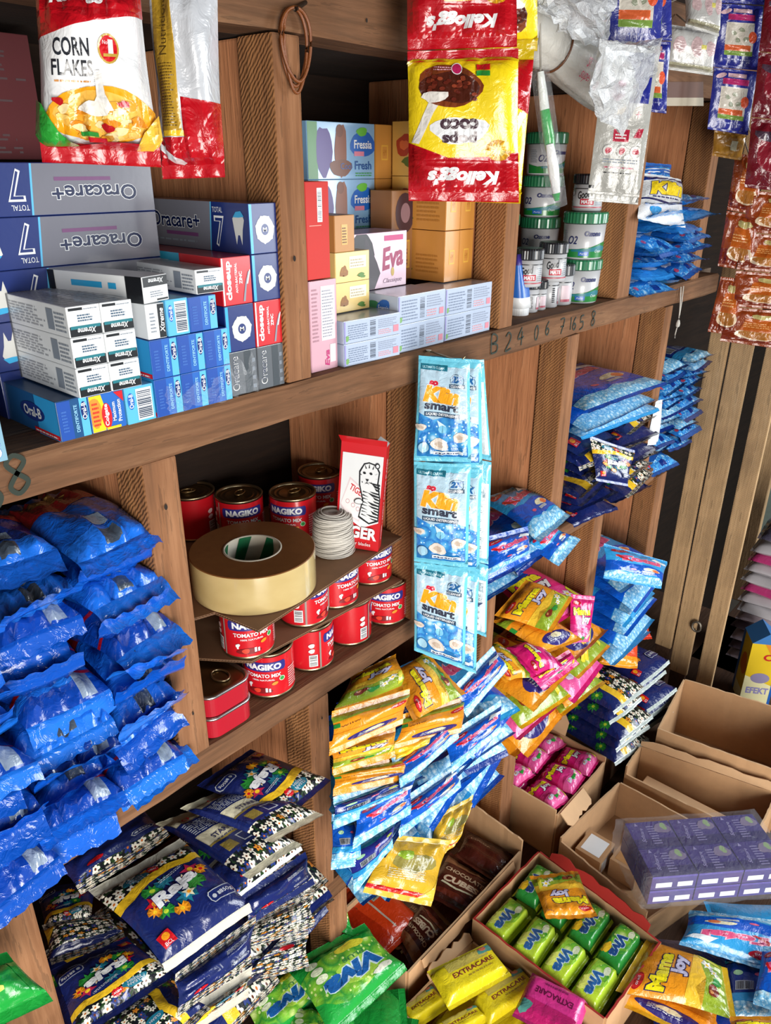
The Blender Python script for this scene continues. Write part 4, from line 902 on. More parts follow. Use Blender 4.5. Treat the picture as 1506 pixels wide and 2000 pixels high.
def d_mama(b, b2, pink=False):
    d = D(120, 150, b); d.poly([(0, 0), (120, 0), (120, 30), (90, 46), (60, 36), (30, 52), (0, 40)], f_('#8da52a') if not pink else f_('#e05a9c')); d.poly([(0, 40), (30, 52), (60, 36), (90, 46), (120, 30), (120, 60), (0, 66)], b2)
    d.text('Mama', 50, 108, 26, f_('#efe01f'), 84, 0, 0, .06, f_('#2a1f4a'), .06).text('Joy', 70, 80, 28, f_('#c9c5e0') if not pink else WH, 50, 0, 0, .06, f_('#2a1f4a'), .06)
    d.ell(22, 136, 16, 8, f_('#b3161f')).ell(22, 136, 14, 6.4, f_('#c92a2a')).text('orwil', 22, 136, 5, WH, 18, 0, .2)
    for x, y, r in ((92, 34, 12), (78, 22, 9)): flower(d, x, y, r, f_('#e8e6dc'), YL, 6, x)
    d.blob(36, 24, 12, 9, f_('#7a2a14') if not pink else f_('#c9c9d9'), 14, 4, .2).blob(32, 27, 4, 3, f_('#c98a50'), 10, 2, .3).blob(58, 18, 9, 8, GRN, 12, 7, .4).poly([(100, 6), (104, 48), (112, 54), (108, 10)], f_('#d8d13a')); d.text('140g', 104, 140, 5, NV, 14); return d
MJ = d_mama(f_('#eea41c'), f_('#f0c038')); MJP = d_mama(PKK, f_('#e03a8a'), True)
MJB = D(120, 150, f_('#ee9c18')).ell(60, 20, 42, 20, f_('#2c2670')).lines(34, 12, 80, 30, 4, SLV, .5).blob(60, 26, 14, 10, CRM, 12, 3, .3).rect(0, 60, 120, 62, f_('#d97f10')).ell(96, 110, 18, 10, RD, 18, 30).text('Mama', 96, 110, 5, WH, 20, 30).poly([(0, 120), (40, 130), (80, 122), (120, 134), (120, 150), (0, 150)], f_('#86a22a')).text('wiiw', 20, 96, 8, BRN, 28, 20, .3).rect(0, 90, 6, 110, GRN)
def d_total():
    d = D(120, 160, SKY); d.poly([(0, 26), (30, 32), (60, 24), (90, 33), (120, 26), (120, 70), (80, 84), (40, 72), (0, 84)], BLU); d.poly([(0, 0), (120, 0), (120, 22), (100, 27), (84, 22), (62, 29), (44, 23), (20, 29), (0, 24)], FOAM)
    d.text('Total', 60, 108, 30, f_('#d8527e'), 92, 14, .2, .06, f_('#f0b9cc'), .05).poly([(12, 112), (20, 96), (40, 84), (44, 88), (26, 100), (18, 116)], RD).blob(84, 60, 16, 11, f_('#e3dcb8'), 16, 3, .3).blob(92, 58, 8, 8, f_('#e07a4a'), 12, 5, .2).ell(24, 142, 18, 10, f_('#a8142c'), 18, 24).text('orwil', 24, 142, 6, WH, 20, 24).ell(46, 44, 6, 4, f_('#d85a7a')).poly([(80, 130), (110, 124), (118, 138), (90, 150)], f_('#e9f2f5')).rect(64, 40, 90, 48, SLV, 8); return d
TO = d_total()
TOB = D(120, 160, DBL).poly([(0, 0), (120, 0), (120, 30), (92, 36), (60, 28), (28, 37), (0, 30)], FOAM).rect(0, 34, 120, 58, SKY).lines(60, 66, 110, 92, 7, SLV, .5).rect(14, 66, 50, 92, SLV).bars(16, 68, 48, 90, BK, 14).ell(20, 116, 9, 8, f_('#9cc79c')).ell(60, 114, 8, 5, f_('#d85a7a')).ell(96, 120, 9, 8, f_('#a9b23a')).poly([(0, 150), (60, 140), (120, 152), (120, 160), (0, 160)], TEA)
KL = D(110, 140, f_('#2277c8')).poly([(0, 60), (60, 46), (110, 64), (110, 124), (60, 132), (0, 120)], WH).text('Klin', 56, 99, 44, f_('#f0cf1c'), 86, 4, .15, .07, f_('#2a2f6a'), .04).poly([(0, 60), (60, 46), (110, 64), (110, 70), (60, 54), (0, 66)], NV).lines(20, 66, 92, 72, 1, NV, .7).blob(78, 28, 18, 12, f_('#cfe0ee'), 14, 3, .3).blob(30, 24, 12, 14, SKY, 14, 8, .3).poly([(0, 140), (0, 122), (60, 130), (110, 120), (110, 140)], DBL)
KB = D(110, 140, f_('#1d64b8')).poly([(0, 0), (110, 0), (110, 20), (76, 30), (40, 18), (0, 28)], WATER).blob(30, 40, 18, 8, WH, 16, 4, .5).blob(82, 52, 16, 10, f_('#b8c6d6'), 16, 9, .5).poly([(0, 70), (110, 90), (110, 100), (0, 84)], WH).blob(60, 110, 30, 12, SKY, 16, 12, .4).ell(16, 16, 5, 5, f_('#c9455a')).rect(54, 4, 74, 16, DBL)
# ---- tall blue pile on the left
BP = D(85, 150, BLU); BP.poly([(0, 96), (30, 88), (60, 96), (85, 90), (85, 150), (0, 150)], f_('#8f1018', .25)).poly([(6, 128), (30, 140), (60, 132), (50, 120), (30, 112)], f_('#7a5326')).rect(0, 0, 85, 26, f_('#1d6fe0', .2, .35, 0, .6)).rect(34, 4, 52, 22, f_('#3f4a58')).rect(34, 30, 52, 50, f_('#8797ab', .2))
for k in range(6): BP.ell(26 + 6 * k, 122 + (k % 3) * 5, 3.4, 2, f_('#d6a85a'), 10, 30 * k)
BPD = D(85, 150, BLU).rect(0, 0, 85, 20, f_('#0c3fa0', .2, .35, 0, .6)).rect(58, 2, 74, 30, f_('#8797ab', .2)).poly([(0, 34), (85, 28), (85, 33), (0, 40)], f_('#a3121d'))
BLU2 = f_('#1668d8', .2, .35, 0, .6); BLU3 = f_('#0b45ac', .2, .35, 0, .6)
rg = random.Random(11)
NL = 12
BLS = [f_(h, .16, .5, 0, .8) for h in ('#0c4cb0', '#115cc8', '#093a98', '#0a2f82', '#1a6cd4')]
for i in range(NL):
    for c in range(2):
        x = (.326, .238)[c] + rg.uniform(-.008, .008); yf = .604 + .0035 * abs(i - 4) + rg.uniform(-.014, .014)
        if i >= NL - 1: yf += .02
        W = .086 + rg.uniform(-.006, .006); L = .165; fm = BLS[rg.randrange(5)]
        d = BP if i == NL - 1 or rg.random() < .3 else BPD
        pouch('blue_foil_pouch', 'blue foil pouch in the tall pile, %s layer up, %s column' % (ORD[i], ('upright side', 'outer')[c]), 'pouch', lay(x, yf + L / 2, .893 + .0145 + .0272 * i, W, L, rg.uniform(-10, 10), rg.uniform(-4, 4), rg.uniform(-4, 4)), .031, fm, d, None, rg.uniform(.016, .034), BLS[rg.choice((1, 4, 4, 0))], 100 + i * 2 + c, 2.8, .5, (rg.uniform(-.006, .012), 0), 16, 20, (rg.choice((-80, -65, -40, 50, 75)), 0), 'blue foil pouches in the tall pile', pr=(3.2, .5, 4., .5), warp=.003)
for i in range(11):
    pouch('blue_foil_pouch', 'blue foil pouch in the tall pile, %s layer up, partly beyond the photo edge' % ORD[i], 'pouch', lay(.15 + rg.uniform(-.006, .006), .60 + .0825 + rg.uniform(-.012, .012), .893 + .0145 + .0272 * i, .086, .165, rg.uniform(-8, 8), rg.uniform(-4, 4)), .031, BLS[rg.randrange(5)], BPD, None, rg.uniform(.016, .03), BLS[rg.choice((1, 4, 0))], 150 + i, 2.8, .5, (rg.uniform(-.006, .012), 0), 14, 18, (rg.choice((-80, -60, 60)), 0), 'blue foil pouches in the tall pile', pr=(3.2, .5, 4., .5), warp=.003)
# ------------------------------------------------------------------ piles of pouches
SD = [1000]; CREAMF = f_('#d6d0b4')
def P(desc, q, T, fm, d, back=None, name='detergent_pouch', group=None, **kw):
    SD[0] += 1; kw.setdefault('seal', .009)
    if d is not None and (d.base is FLORAL or d.base is CREAMF): fm = d.base
    return pouch(name, desc, 'pouch', q, T, fm, d, back, seed=SD[0], group=group, **kw)
FWD = (0, -1, .75)
def pile(kinds, what, x0, x1, cols, yf, z0, nl, dz, W, L, T, grp, yaw=8, pitch=(-4, 3), flap=(-70, 40), sag=(0, .02), bow=0., puck=1.3, name='detergent_pouch', seal=(.007, .013), colw=None, nu=12, nv=14, start=0):
    rg = random.Random(int(x0 * 997 + z0 * 91 + nl))
    for i in range(nl):
        for c in range(cols):
            fm, d, bk = kinds[rg.randrange(len(kinds))]
            x = x0 + (x1 - x0) * (c + .5) / cols + rg.uniform(-.012, .012); y = yf + bow * (i - nl / 2) ** 2 + rg.uniform(-.014, .014)
            wh = (colw or (['single'] if cols == 1 else ['first', 'second', 'third']))[c]
            lab = '%s, %s layer up%s' % (what, ORD[i + start], '' if cols == 1 else ', ' + wh + ' column')
            P(lab, lay(x, y + L / 2, z0 + T / 2 + dz * i, W, L, rg.uniform(-yaw, yaw), rg.uniform(*pitch), rg.uniform(-2, 2)), T, fm, d, bk, name, grp, puck=puck, flap=(rg.uniform(*flap), 0), sag=(rg.uniform(*sag), 0), seal=rg.uniform(*seal), nu=nu, nv=nv, bulge=.5, warp=.0025)
G_K = 'blue powder pouches on the upper shelf'
pile([(f_('#2277c8'), KB, None), (f_('#1d64b8'), KB, None), (f_('#2f8fd8'), KL, None)], 'blue detergent powder pouch on the upper shelf', 1.438, 1.725, 2, .622, 1.3205, 8, .0215, .138, .17, .022, G_K, colw=['divider-side', 'far-side'], sag=(-.004, .014))
P('white and blue powder pouch with big yellow lettering draped over the upper pile', PQ([(1243, 428), (1340, 445), (1328, 352), (1252, 340)], y=.655, n=(0, -1, .55)), .022, WH, KL, group=G_K, seal=.006)
P('blue powder pouch sticking up behind the yellow-lettered one', PQ([(1252, 350), (1310, 352), (1312, 322), (1258, 316)], y=.70, n=(0, -1, .4)), .015, f_('#1d64b8'), KB, group=G_K)
G_E = 'pouches in the middle compartment'
pile([(NV, RJF, RJB), (NV, RJ, RJB), (f_('#1d2c6c'), RJF, None)], 'navy floral pouch in the middle compartment', 1.262, 1.615, 2, .62, .893, 8, .0215, .155, .2, .0225, G_E, colw=['near-side', 'far-side'], sag=(0, .02), puck=1.6)
pile([(SKY, TO, TOB), (BLU, TO, TOB)], 'sky blue pouch lying on the navy floral ones', 1.27, 1.60, 1, .615, 1.068, 3, .026, .28, .22, .026, G_E, sag=(0, .02), start=0)
P('navy floral pouch tilted forward, bouquet showing, on the middle compartment pile', PQ([(1165, 940), (1225, 950), (1240, 880), (1150, 850)], y=.605, n=(-.3, -1, .5)), .02, NV, RJ, group=G_E, sealm=f_('#3a4580'), seal=.006)
P('white-backed pouch standing on edge between the floral pile and the dark blue pile', PQ([(1268, 870), (1282, 868), (1292, 780), (1278, 786)], y=.63, n=(0, -1, .2)), .01, WH, None, group=G_E, seal=.004)
pile([(f_('#123a7c'), KB, None), (f_('#1a4f96'), KB, None), (DBL, TOB, None)], 'dark blue powder pouch in the end compartment', 1.675, 1.925, 2, .64, .893, 11, .0225, .12, .17, .023, 'dark blue pouches in the end compartment', colw=['near-side', 'far-side'], puck=1.6, sag=(-.006, .016))
G_T = 'sky blue pouches on the lower middle board'
P('sky blue pouch with pink lettering lying topmost beside the hanging detergent strip', PQ([(1055, 1050), (1115, 995), (1010, 950), (930, 975)], z=.958, n=(0, -.12, 1)), .028, SKY, TO, group=G_T, sealm=FOAM, seal=.012, sag=(.012, 0))
P('sky blue pouch whose foam-patterned end hangs over the board edge', PQ([(1092, 1108), (1134, 1052), (1062, 1030), (1015, 1055)], z=.915, n=(0, -.5, 1)), .024, SKY, TO, group=G_T, sealm=FOAM, seal=.012)
P('deep blue pouch under the others beside the hanging detergent strip', PQ([(955, 1135), (1038, 1088), (1030, 1030), (935, 1050)], y=.60, n=(0, -1, .8)), .024, BLU, TO, group=G_T)
pile([(DBL, TOB, None), (BLU, TO, None)], 'blue pouch flat on the lower middle board', .86, 1.195, 2, .600, .893, 2, .022, .17, .2, .023, G_T, colw=['strip-side', 'upright-side'], yaw=5, sag=(0, .006))
# --- navy floral pile, lower left compartment
G_R = 'navy floral pouches in the lower left compartment'
RJB2 = D(120, 140, f_('#d6d0b4')).rect(0, 0, 120, 32, FLORAL).rect(0, 32, 120, 62, NV).rect(20, 38, 44, 56, f_('#8f7d3a')).rect(56, 38, 80, 56, SLV).rect(58, 40, 78, 54, NV).rect(0, 62, 120, 65, f_('#8f7d3a')).text('STARIUM', 60, 76, 8, f_('#3a3a60'), 60, 0, 0, .02).lines(30, 66, 90, 69, 1, NV).rect(0, 90, 120, 122, NV).lines(14, 93, 106, 119, 8, SLV, .45, 5).text('o', 40, 130, 8, RD, 16).poly([(108, 32), (120, 32), (120, 140), (112, 140)], OR_).poly([(0, 32), (10, 32), (8, 140), (0, 140)], NV)
RJN = D(120, 140, NV).rect(0, 0, 120, 10, FLORAL).poly([(84, 26), (110, 26), (114, 34), (110, 42), (84, 42), (80, 34)], SLV).poly([(85.5, 27.5), (109, 27.5), (112, 34), (109, 40.5), (85.5, 40.5), (82, 34)], NV).text('850g', 100, 34, 7, WH, 16).ell(88, 34, 3, 3, SLV).lines(70, 100, 110, 120, 5, SLV).blob(30, 30, 10, 10, RD, 12, 3, .2)
pile([(NV, RJF, None), (NV, RJN, None)], 'navy floral pouch low in the lower left pile', .19, .565, 3, .60, .48, 4, .03, .125, .2, .031, G_R, colw=['outer', 'middle', 'upright-side'], nu=12, nv=14)
R = lambda desc, pts, z, d=RJ, n=(0, -.15, 1), T=.03, **kw: P(desc, PQ(pts, z=z, n=n), T, NV, d, RJB, group=G_R, **kw)
R('navy pouch lettered over a bouquet, lying on top at the front of the pile', [(330, 1885), (500, 1768), (352, 1640), (172, 1740)], .745, sealm=f_('#d3cebc'), seal=.013, flap=(-75, 0), sag=(.008, 0), nu=18, nv=22)
R('navy floral pouch with a yellow band, rearmost on top under the shelf beam', [(490, 1462), (385, 1535), (540, 1612), (648, 1522)], .775, T=.026, n=(-.05, -.2, 1), nu=18, nv=20)
R('cream-labelled pouch back lying on top, upper of the two', [(532, 1652), (634, 1588), (452, 1530), (352, 1580)], .765, RJB2, T=.026, sealm=f_('#d6d0b4'), seal=.012, nu=18, nv=20)
R('cream-labelled pouch back, lower of the two, beside the bouquet pouch', [(488, 1716), (592, 1650), (400, 1572), (304, 1612)], .735, RJB2, T=.026, sealm=f_('#d6d0b4'), seal=.012, nu=18, nv=20)
R('navy pouch with a white seam under the lower cream-labelled one', [(466, 1752), (594, 1660), (520, 1600), (390, 1700)], .70, RJN, sealm=WH, seal=.006, flap=(-60, 0))
R('navy pouch end with a weight label below the white seam', [(492, 1806), (614, 1728), (596, 1662), (466, 1750)], .64, RJN, n=(0, -1, .7), T=.02)
R('floral pouch end hanging in front of the pile, upper one', [(452, 1862), (616, 1812), (608, 1738), (490, 1798)], .58, D(120, 140, FLORAL), n=(0, -1, .8), T=.02)
R('floral pouch end hanging in front of the pile, lower one with a red badge', [(450, 1930), (600, 1890), (606, 1815), (430, 1868)], .53, D(120, 140, FLORAL).ell(84, 120, 12, 14, RD).rect(0, 100, 70, 108, NV), n=(0, -1, .9), T=.02)
R('floral pouch with a yellow corner by the lower left upright', [(100, 1892), (246, 1826), (212, 1784), (84, 1806)], .66, D(120, 140, FLORAL).rect(0, 0, 120, 18, NV).blob(60, 128, 30, 12, TEA).star(96, 128, 8, 12, 9, RD).poly([(0, 60), (24, 140), (0, 140)], YL), T=.028)
R('floral pouch with a diagonal yellow band at the lower left front', [(246, 1832), (100, 1896), (150, 2030), (345, 1905)], .665, RJ, T=.028, nu=18, nv=20)
R('floral pouch with a navy stripe under the yellow-banded one', [(306, 1900), (180, 1995), (300, 2075), (412, 1970)], .635, RJF, T=.028)
R('navy pouch with a weight label under the bouquet pouch', [(352, 1985), (486, 1884), (504, 1785), (338, 1905)], .66, RJN, n=(0, -1, .9), T=.024, sealm=FLORAL)
R('lowest navy floral pouch with a white seam at the front edge', [(330, 2050), (486, 1950), (488, 1884), (345, 1990)], .60, RJF, n=(0, -1, .9), T=.022, sealm=f_('#cfc9b8'), seal=.011)
R('dark pouch in deep shadow at the far left of the pile', [(190, 1712), (70, 1742), (92, 1832), (176, 1800)], .64, RJ)
R('navy pouch in shadow under the beam with a weight label', [(160, 1746), (336, 1628), (268, 1572), (100, 1690)], .715, RJN, sealm=FLORAL, seal=.014, flap=(-50, 0))
# --- yellow and blue pile
G_Y = 'yellow pouches on the lower shelf'
Y = lambda desc, pts, y=None, z=None, d=MJ, n=FWD, T=.028, fm=OR_, **kw: P(desc, PQ(pts, y=y, z=z, n=n), T, fm, d, MJB, group=G_Y, **kw)
pile([(SKY, TO, TOB), (BLU, TO, TOB), (DBL, TOB, None), (BLU, TOB, TO)], 'blue foam-patterned pouch in the pile under the yellow ones', .618, 1.0, 3, .575, .48, 7, .0295, .15, .2, .031, 'blue pouches under the yellow ones', colw=['first', 'middle', 'last'], pitch=(0, 9), sag=(.004, .03), puck=1.6, yaw=16)
Y('yellow-green pouch on the very top at the upright side', [(648, 1394), (802, 1344), (770, 1276), (690, 1318)], z=.815, n=(0, -.35, 1))
Y('orange pouch back with a purple oval, upright side, just under the top', [(646, 1478), (790, 1412), (800, 1346), (646, 1388)], y=.575, d=MJB)
Y('yellow pouch with upside-down lettering on top, beside the hanging strip', [(912, 1352), (830, 1280), (760, 1312), (806, 1408)], z=.80, n=(0, -.3, 1))
Y('orange pouch back with a purple oval, beside the foam-patterned pouches', [(772, 1462), (898, 1432), (912, 1358), (786, 1396)], y=.57, d=MJB)
Y('yellow pouch with a green stripe lying askew in the middle of the yellow pile', [(652, 1516), (770, 1478), (772, 1418), (644, 1448)], y=.575, d=MJ)
Y('small yellow pouch end squeezed between the two orange pouches', [(768, 1502), (852, 1458), (850, 1420), (762, 1448)], y=.572, fm=YL, d=D(120, 150, f_('#efb41a')).poly([(0, 40), (60, 60), (120, 50), (120, 66), (60, 76), (0, 56)], YL))
Y('orange pouch lowest of the yellow pile, above the blue ones', [(648, 1556), (800, 1522), (804, 1470), (646, 1498)], y=.575, d=MJB)
BF = lambda desc, pts, d=TO, y=.565, T=.022, fm=BLU, n=FWD, **kw: P(desc, PQ(pts, y=y, n=n), T, fm, d, TOB, group='blue pouches under the yellow ones', sealm=FOAM, seal=.01, **kw)
BF('blue pouch standing at the end of the blue pile, foam strip facing out', [(912, 1402), (990, 1306), (965, 1262), (880, 1345)], y=.575)
BF('navy pouch with a barcode just below the lowest orange pouch', [(652, 1622), (790, 1560), (790, 1508), (648, 1556)], TOB, .56, fm=DBL)
BF('sky blue pouch with a foam edge leaning across the middle of the blue pile', [(780, 1540), (900, 1440), (880, 1390), (770, 1480)], TO, .558)
BF('blue pouch with a foam edge nearest the wooden upright', [(880, 1512), (980, 1430), (975, 1368), (870, 1440)], TO, .56)
BF('blue pouch bulging at the front of the pile above the hanging one', [(690, 1660), (800, 1590), (815, 1510), (690, 1570)], TO, .548)
BF('violet-blue pouch corner hanging lowest over the chocolate box', [(690, 1752), (770, 1650), (770, 1600), (672, 1650)], TOB, .545, fm=f_('#2a2f8a'))
BF('blue pouch side facing out beside the lower upright', [(648, 1700), (700, 1690), (700, 1590), (648, 1590)], TOB, .565)
BF('blue foam-edged pouch sliding down beside the gold pouch', [(780, 1640), (900, 1535), (890, 1490), (775, 1565)], TO, .55)
GOLDP = D(120, 150, f_('#cfa328')).blob(60, 90, 36, 30, f_('#8f8440'), 18, 4, .3).blob(40, 110, 16, 12, f_('#8fae2a'), 14, 6, .3).rect(0, 0, 120, 12, RD).poly([(90, 0), (120, 0), (120, 60)], f_('#d9b640')).lines(20, 40, 90, 70, 5, CRM, .4)
for desc, pts, y in (('dull gold pouch hanging below the blue pile over the chocolate box', [(712, 1742), (838, 1772), (880, 1640), (752, 1630)], .555), ('gold pouch with a red edge at the lower end of the blue pile', [(838, 1690), (888, 1650), (928, 1552), (856, 1590)], .56)): P(desc, PQ(pts, y=y, n=FWD), .024, f_('#cfa328'), GOLDP, None, group=G_Y, puck=3.2, sealm=f_('#d6b340'))
# --- yellow and pink pile
G_M = 'yellow and pink pouches right of the hanging strip'
M = lambda desc, pts, z, d=MJ, fm=OR_, n=(0, -.3, 1), T=.028, **kw: P(desc, PQ(pts, z=z, n=n), T, fm, d, MJB, group=G_M, **kw)
pile([(OR_, MJ, MJB), (OR_, MJB, None), (PKK, MJP, None), (f_('#efb41a'), MJ, None)], 'yellow or pink pouch in the stack beside the divider', 1.05, 1.40, 2, .575, .48, 5, .032, .165, .2, .033, G_M, colw=['near-side', 'far-side'], pitch=(0, 8), sag=(.0, .03), puck=1.6)
M('pink pouch lying rearmost on top of the yellow and pink stack', [(1060, 1240), (1164, 1172), (1020, 1100), (950, 1130)], .69, MJP, PKK)
M('pink pouch end standing at the divider side of the stack', [(1112, 1268), (1150, 1262), (1162, 1165), (1118, 1160)], .655, MJP, PKK, n=(-.2, -1, .5), T=.02)
M('golden pouch with yellow and white lettering on the very top', [(1078, 1236), (1120, 1166), (1028, 1132), (966, 1200)], .72, MJ, nu=18, nv=20)
M('orange pouch back with purple oval under the golden top pouch', [(1066, 1276), (1138, 1250), (1046, 1192), (962, 1212)], .685, MJB)
M('golden pouch with white lettering beside the hanging strip', [(1050, 1318), (970, 1252), (930, 1290), (985, 1335)], .66, MJ)
M('pink pouch with yellow and white lettering lying upside down in the stack', [(1100, 1300), (1040, 1246), (985, 1268), (1040, 1322)], .66, MJP, PKK)
M('pink pouch corner folded over the front of the stack', [(1062, 1350), (1132, 1296), (1110, 1270), (1030, 1318)], .63, MJP, PKK, n=(0, -.8, 1), T=.018)
M('thin yellow strip of film standing beside the divider below the pink pouch', [(1134, 1308), (1148, 1306), (1150, 1236), (1138, 1238)], .60, None, YL, n=(0, -1, .3), T=.006)
# --- blue pile below the middle compartment
pile([(SKY, TO, TOB), (BLU, TO, TOB)], 'sky blue pouch stacked under the lowest board end', 1.47, 1.715, 1, .59, .48, 7, .030, .2, .2, .031, 'sky blue pouches under the board end', pitch=(0, 7), sag=(0, .025), puck=1.5)
P('sky blue pouch with pink lettering topmost under the lowest board end', PQ([(1180, 1130), (1290, 1150), (1304, 1098), (1180, 1060)], y=.60, n=(0, -1, 1)), .028, SKY, TO, group='sky blue pouches under the board end', sealm=SKY)
# --- navy floral sachets on the level below
ORP = D(120, 120, f_('#e2481a')).rect(0, 0, 120, 22, f_('#f09a1c')).blob(70, 74, 26, 18, f_('#b8685a'), 16, 4, .3).lines(20, 40, 70, 60, 3, f_('#f2b27a'))
for k in range(5):
    for c, x in enumerate((1.50, 1.645)):
        P('navy floral pouch in the low rows, %s layer, %s side' % (ORD[k], ('near', 'far')[c]), lay(x, .635 + .004 * (k % 2) + (.0 if k > 2 else -.035), .2525 + .033 * k, .142, .19 if k < 3 else .2, -9 + k, -2), .031, NV, RJ if c else RJF, None, group='navy floral pouches under the lowest shelf', sealm=f_('#aeb8b4'), seal=.009, flap=(-70, 0), nu=14, nv=16)
bs = box('support_carton', (1.425, .56, .1205), (1.72, .80, .2355), CARD, None); tag(bs, 'closed brown carton under the rows of navy floral pouches', 'box')
P('orange pouch with a yellow band lying on the low navy floral rows', PQ([(1168, 1298), (1246, 1306), (1248, 1220), (1196, 1226)], z=.445, n=(0, -.5, 1)), .022, f_('#e2481a'), ORP, name='orange_pouch', seal=.01, sealm=f_('#f09a1c'))
P('small red pouch with a shiny end behind the orange pouch', PQ([(1236, 1250), (1276, 1246), (1262, 1212), (1226, 1216)], z=.44, n=(0, -.4, 1)), .018, f_('#c93016'), None, name='red_pouch')
# ------------------------------------------------------------------ cartons and goods on the counter
CT = card('#c89d72', .8, .25); CTI = card('#b08860', .85, .25); CTL = card('#d6ae84', .8, .2)
ZC = .1205
def open_box(label, c4, z0, z1, cat='box', name='open_carton', inner=None, flaps=(), t=.004, edges=None, heights=(1, 1, 1, 1)):
    "open carton from four ground corners (anticlockwise from above); walls are separate panels"
    c4 = [Vector((*p, 0)) for p in c4]; o = Vector((sum(p.x for p in c4) / 4, sum(p.y for p in c4) / 4, z0))
    root = empty(name, o, label, cat, 'cardboard cartons on the counter')
    h = z1 - z0
    bm = bmesh.new(); lo = [bm.verts.new((p.x - o.x, p.y - o.y, 0)) for p in c4]; up = [bm.verts.new((p.x - o.x, p.y - o.y, t)) for p in c4]
    bm.faces.new(lo[::-1]); bm.faces.new(up)
    for i in range(4): bm.faces.new((lo[i], lo[(i + 1) % 4], up[(i + 1) % 4], up[i]))
    bm_obj('bottom_panel', bm, CTI, root)
    rg = random.Random(int(o.x * 1000))
    for i in range(4):
        a, b = c4[i] - Vector((o.x, o.y, 0)), c4[(i + 1) % 4] - Vector((o.x, o.y, 0)); d = (b - a).normalized(); n = Vector((-d.y, d.x, 0)) * t
        a2, b2 = a + d * t * .99, b - d * t * .0
        if i % 2: a2, b2 = a + d * 0, b - d * t * .99
        n_ = 14; bm = bmesh.new(); rows = []
        for k in range(n_ + 1):
            p = a2.lerp(b2, k / n_); hh = h * heights[i] + rg.uniform(-.0012, .0012); bow = math.sin(math.pi * k / n_) * rg.uniform(.0, .0015)
            rows.append([bm.verts.new(v) for v in (p + Vector((0, 0, t)), p + n + Vector((0, 0, t)), p + n + Vector((0, 0, hh)) - n.normalized() * bow, p + Vector((0, 0, hh)) - n.normalized() * bow)])
        for p, q in zip(rows, rows[1:]):
            for k in range(4):
                f = bm.faces.new((p[k], p[(k + 1) % 4], q[(k + 1) % 4], q[k])); f.material_index = 1 if k == 2 else 0
        bm.faces.new(rows[0][::-1]); bm.faces.new(rows[-1])
        bmesh.ops.recalc_face_normals(bm, faces=bm.faces[:])
        w = bm_obj('side_panel', bm, [CT, (edges or CTL)], root)
    for (i, wd, ang, m, f0, f1) in flaps:
        a, b = c4[i] - Vector((o.x, o.y, 0)), c4[(i + 1) % 4] - Vector((o.x, o.y, 0)); a, b = a.lerp(b, f0), a.lerp(b, f1); d = (b - a).normalized(); out = Vector((d.y, -d.x, 0)); an = math.radians(ang)
        dr = out * math.cos(an) + Vector((0, 0, 1)) * math.sin(an); th = dr.cross(d).normalized() * .0028; up_ = Vector((0, 0, h * heights[i] + .0005)); n_ = 12
        bm = bmesh.new(); rows = []
        for k in range(n_ + 1):
            p = a.lerp(b, k / n_) + up_; w = wd * (1 - .25 * (k in (0, n_))) + rg.uniform(-.004, .004); rows.append([bm.verts.new(v) for v in (p, p + dr * w, p + dr * w + th, p + th)])
        for p, q in zip(rows, rows[1:]):
            for k in range(4): bm.faces.new((p[k], p[(k + 1) % 4], q[(k + 1) % 4], q[k]))
        bm.faces.new(rows[0][::-1]); bm.faces.new(rows[-1]); bmesh.ops.recalc_face_normals(bm, faces=bm.faces[:])
        bm_obj('top_flap', bm, m, root)
    return root
cbox = open_box('open brown carton of chocolate cube bags in front of the lower upright', [(.705, .568), (1.075, .562), (1.09, .735), (.70, .748)], ZC, .225, flaps=((0, .02, -65, CT, .1, .9),), heights=(1, 1.3, 1, 1))
open_box('open brown carton of pink pouches behind the wooden lower upright', [(1.185, .545), (1.412, .545), (1.415, .86), (1.19, .86)], ZC, .262, flaps=((0, .035, -40, CTL, .05, .5), (2, .10, 80, CTL, 0., 1.), (1, .05, 70, CTL, .35, .98)), heights=(.9, 1, 1.15, 1))
open_box('low tray of lime and green wrapped soaps, red stripes along its far rim', [(.862, .262), (1.062, .252), (1.092, .532), (.868, .542)], ZC, .235, edges=card('#a8231c', .6), name='open_tray', flaps=((1, .02, 60, card('#a8231c', .6), .1, .9),))
open_box('low brown carton of yellow and pink wrapped soaps beside the lime soap tray', [(.655, .29), (.852, .275), (.855, .532), (.66, .548)], ZC, .195, flaps=((3, .03, -20, CTL, .05, .95), (2, .02, 50, CTL, 0, .6)))
open_box('empty open carton standing farthest off beside the tall pale planks', [(1.592, .20), (1.835, .235), (1.785, .515), (1.545, .482)], ZC, .30)
open_box('empty brown carton between the far empty carton and the purple soap pack', [(1.435, .20), (1.575, .205), (1.515, .505), (1.425, .50)], ZC, .255, flaps=((1, .02, 80, CTL, 0, 1),), heights=(1, 1, 1, .82))
open_box('small open carton behind the purple soap pack with a little white box inside', [(1.12, .30), (1.395, .22), (1.40, .50), (1.16, .52)], ZC, .225, heights=(.7, 1, 1, .9))
for i, (x, y, s, lab, m) in enumerate(((1.235, .47, .035, 'little white-topped box lying inside the small open carton', WHITE), (1.255, .40, .03, 'little tan box beside the white-topped one in the small open carton', TAN))):
    b_ = carton('small_carton', lab, 'box', x - s, x + s, y - .03, .06, ZC + .005, ZC + .055, CTI, D(60, 50, CTI).rect(8, 8, 52, 40, m), None, D(60, 60, CTI).rect(8, 8, 52, 52, m), flap='front_panel')
for i, (x, y, z) in enumerate(((1.47, .41, ZC + .0045),)):
    tag(box('wooden_offcut', (1.45, .22, z), (1.495, .47, z + .07), CTL, None), 'long tan cardboard strip lying in the middle empty carton', 'cardboard')
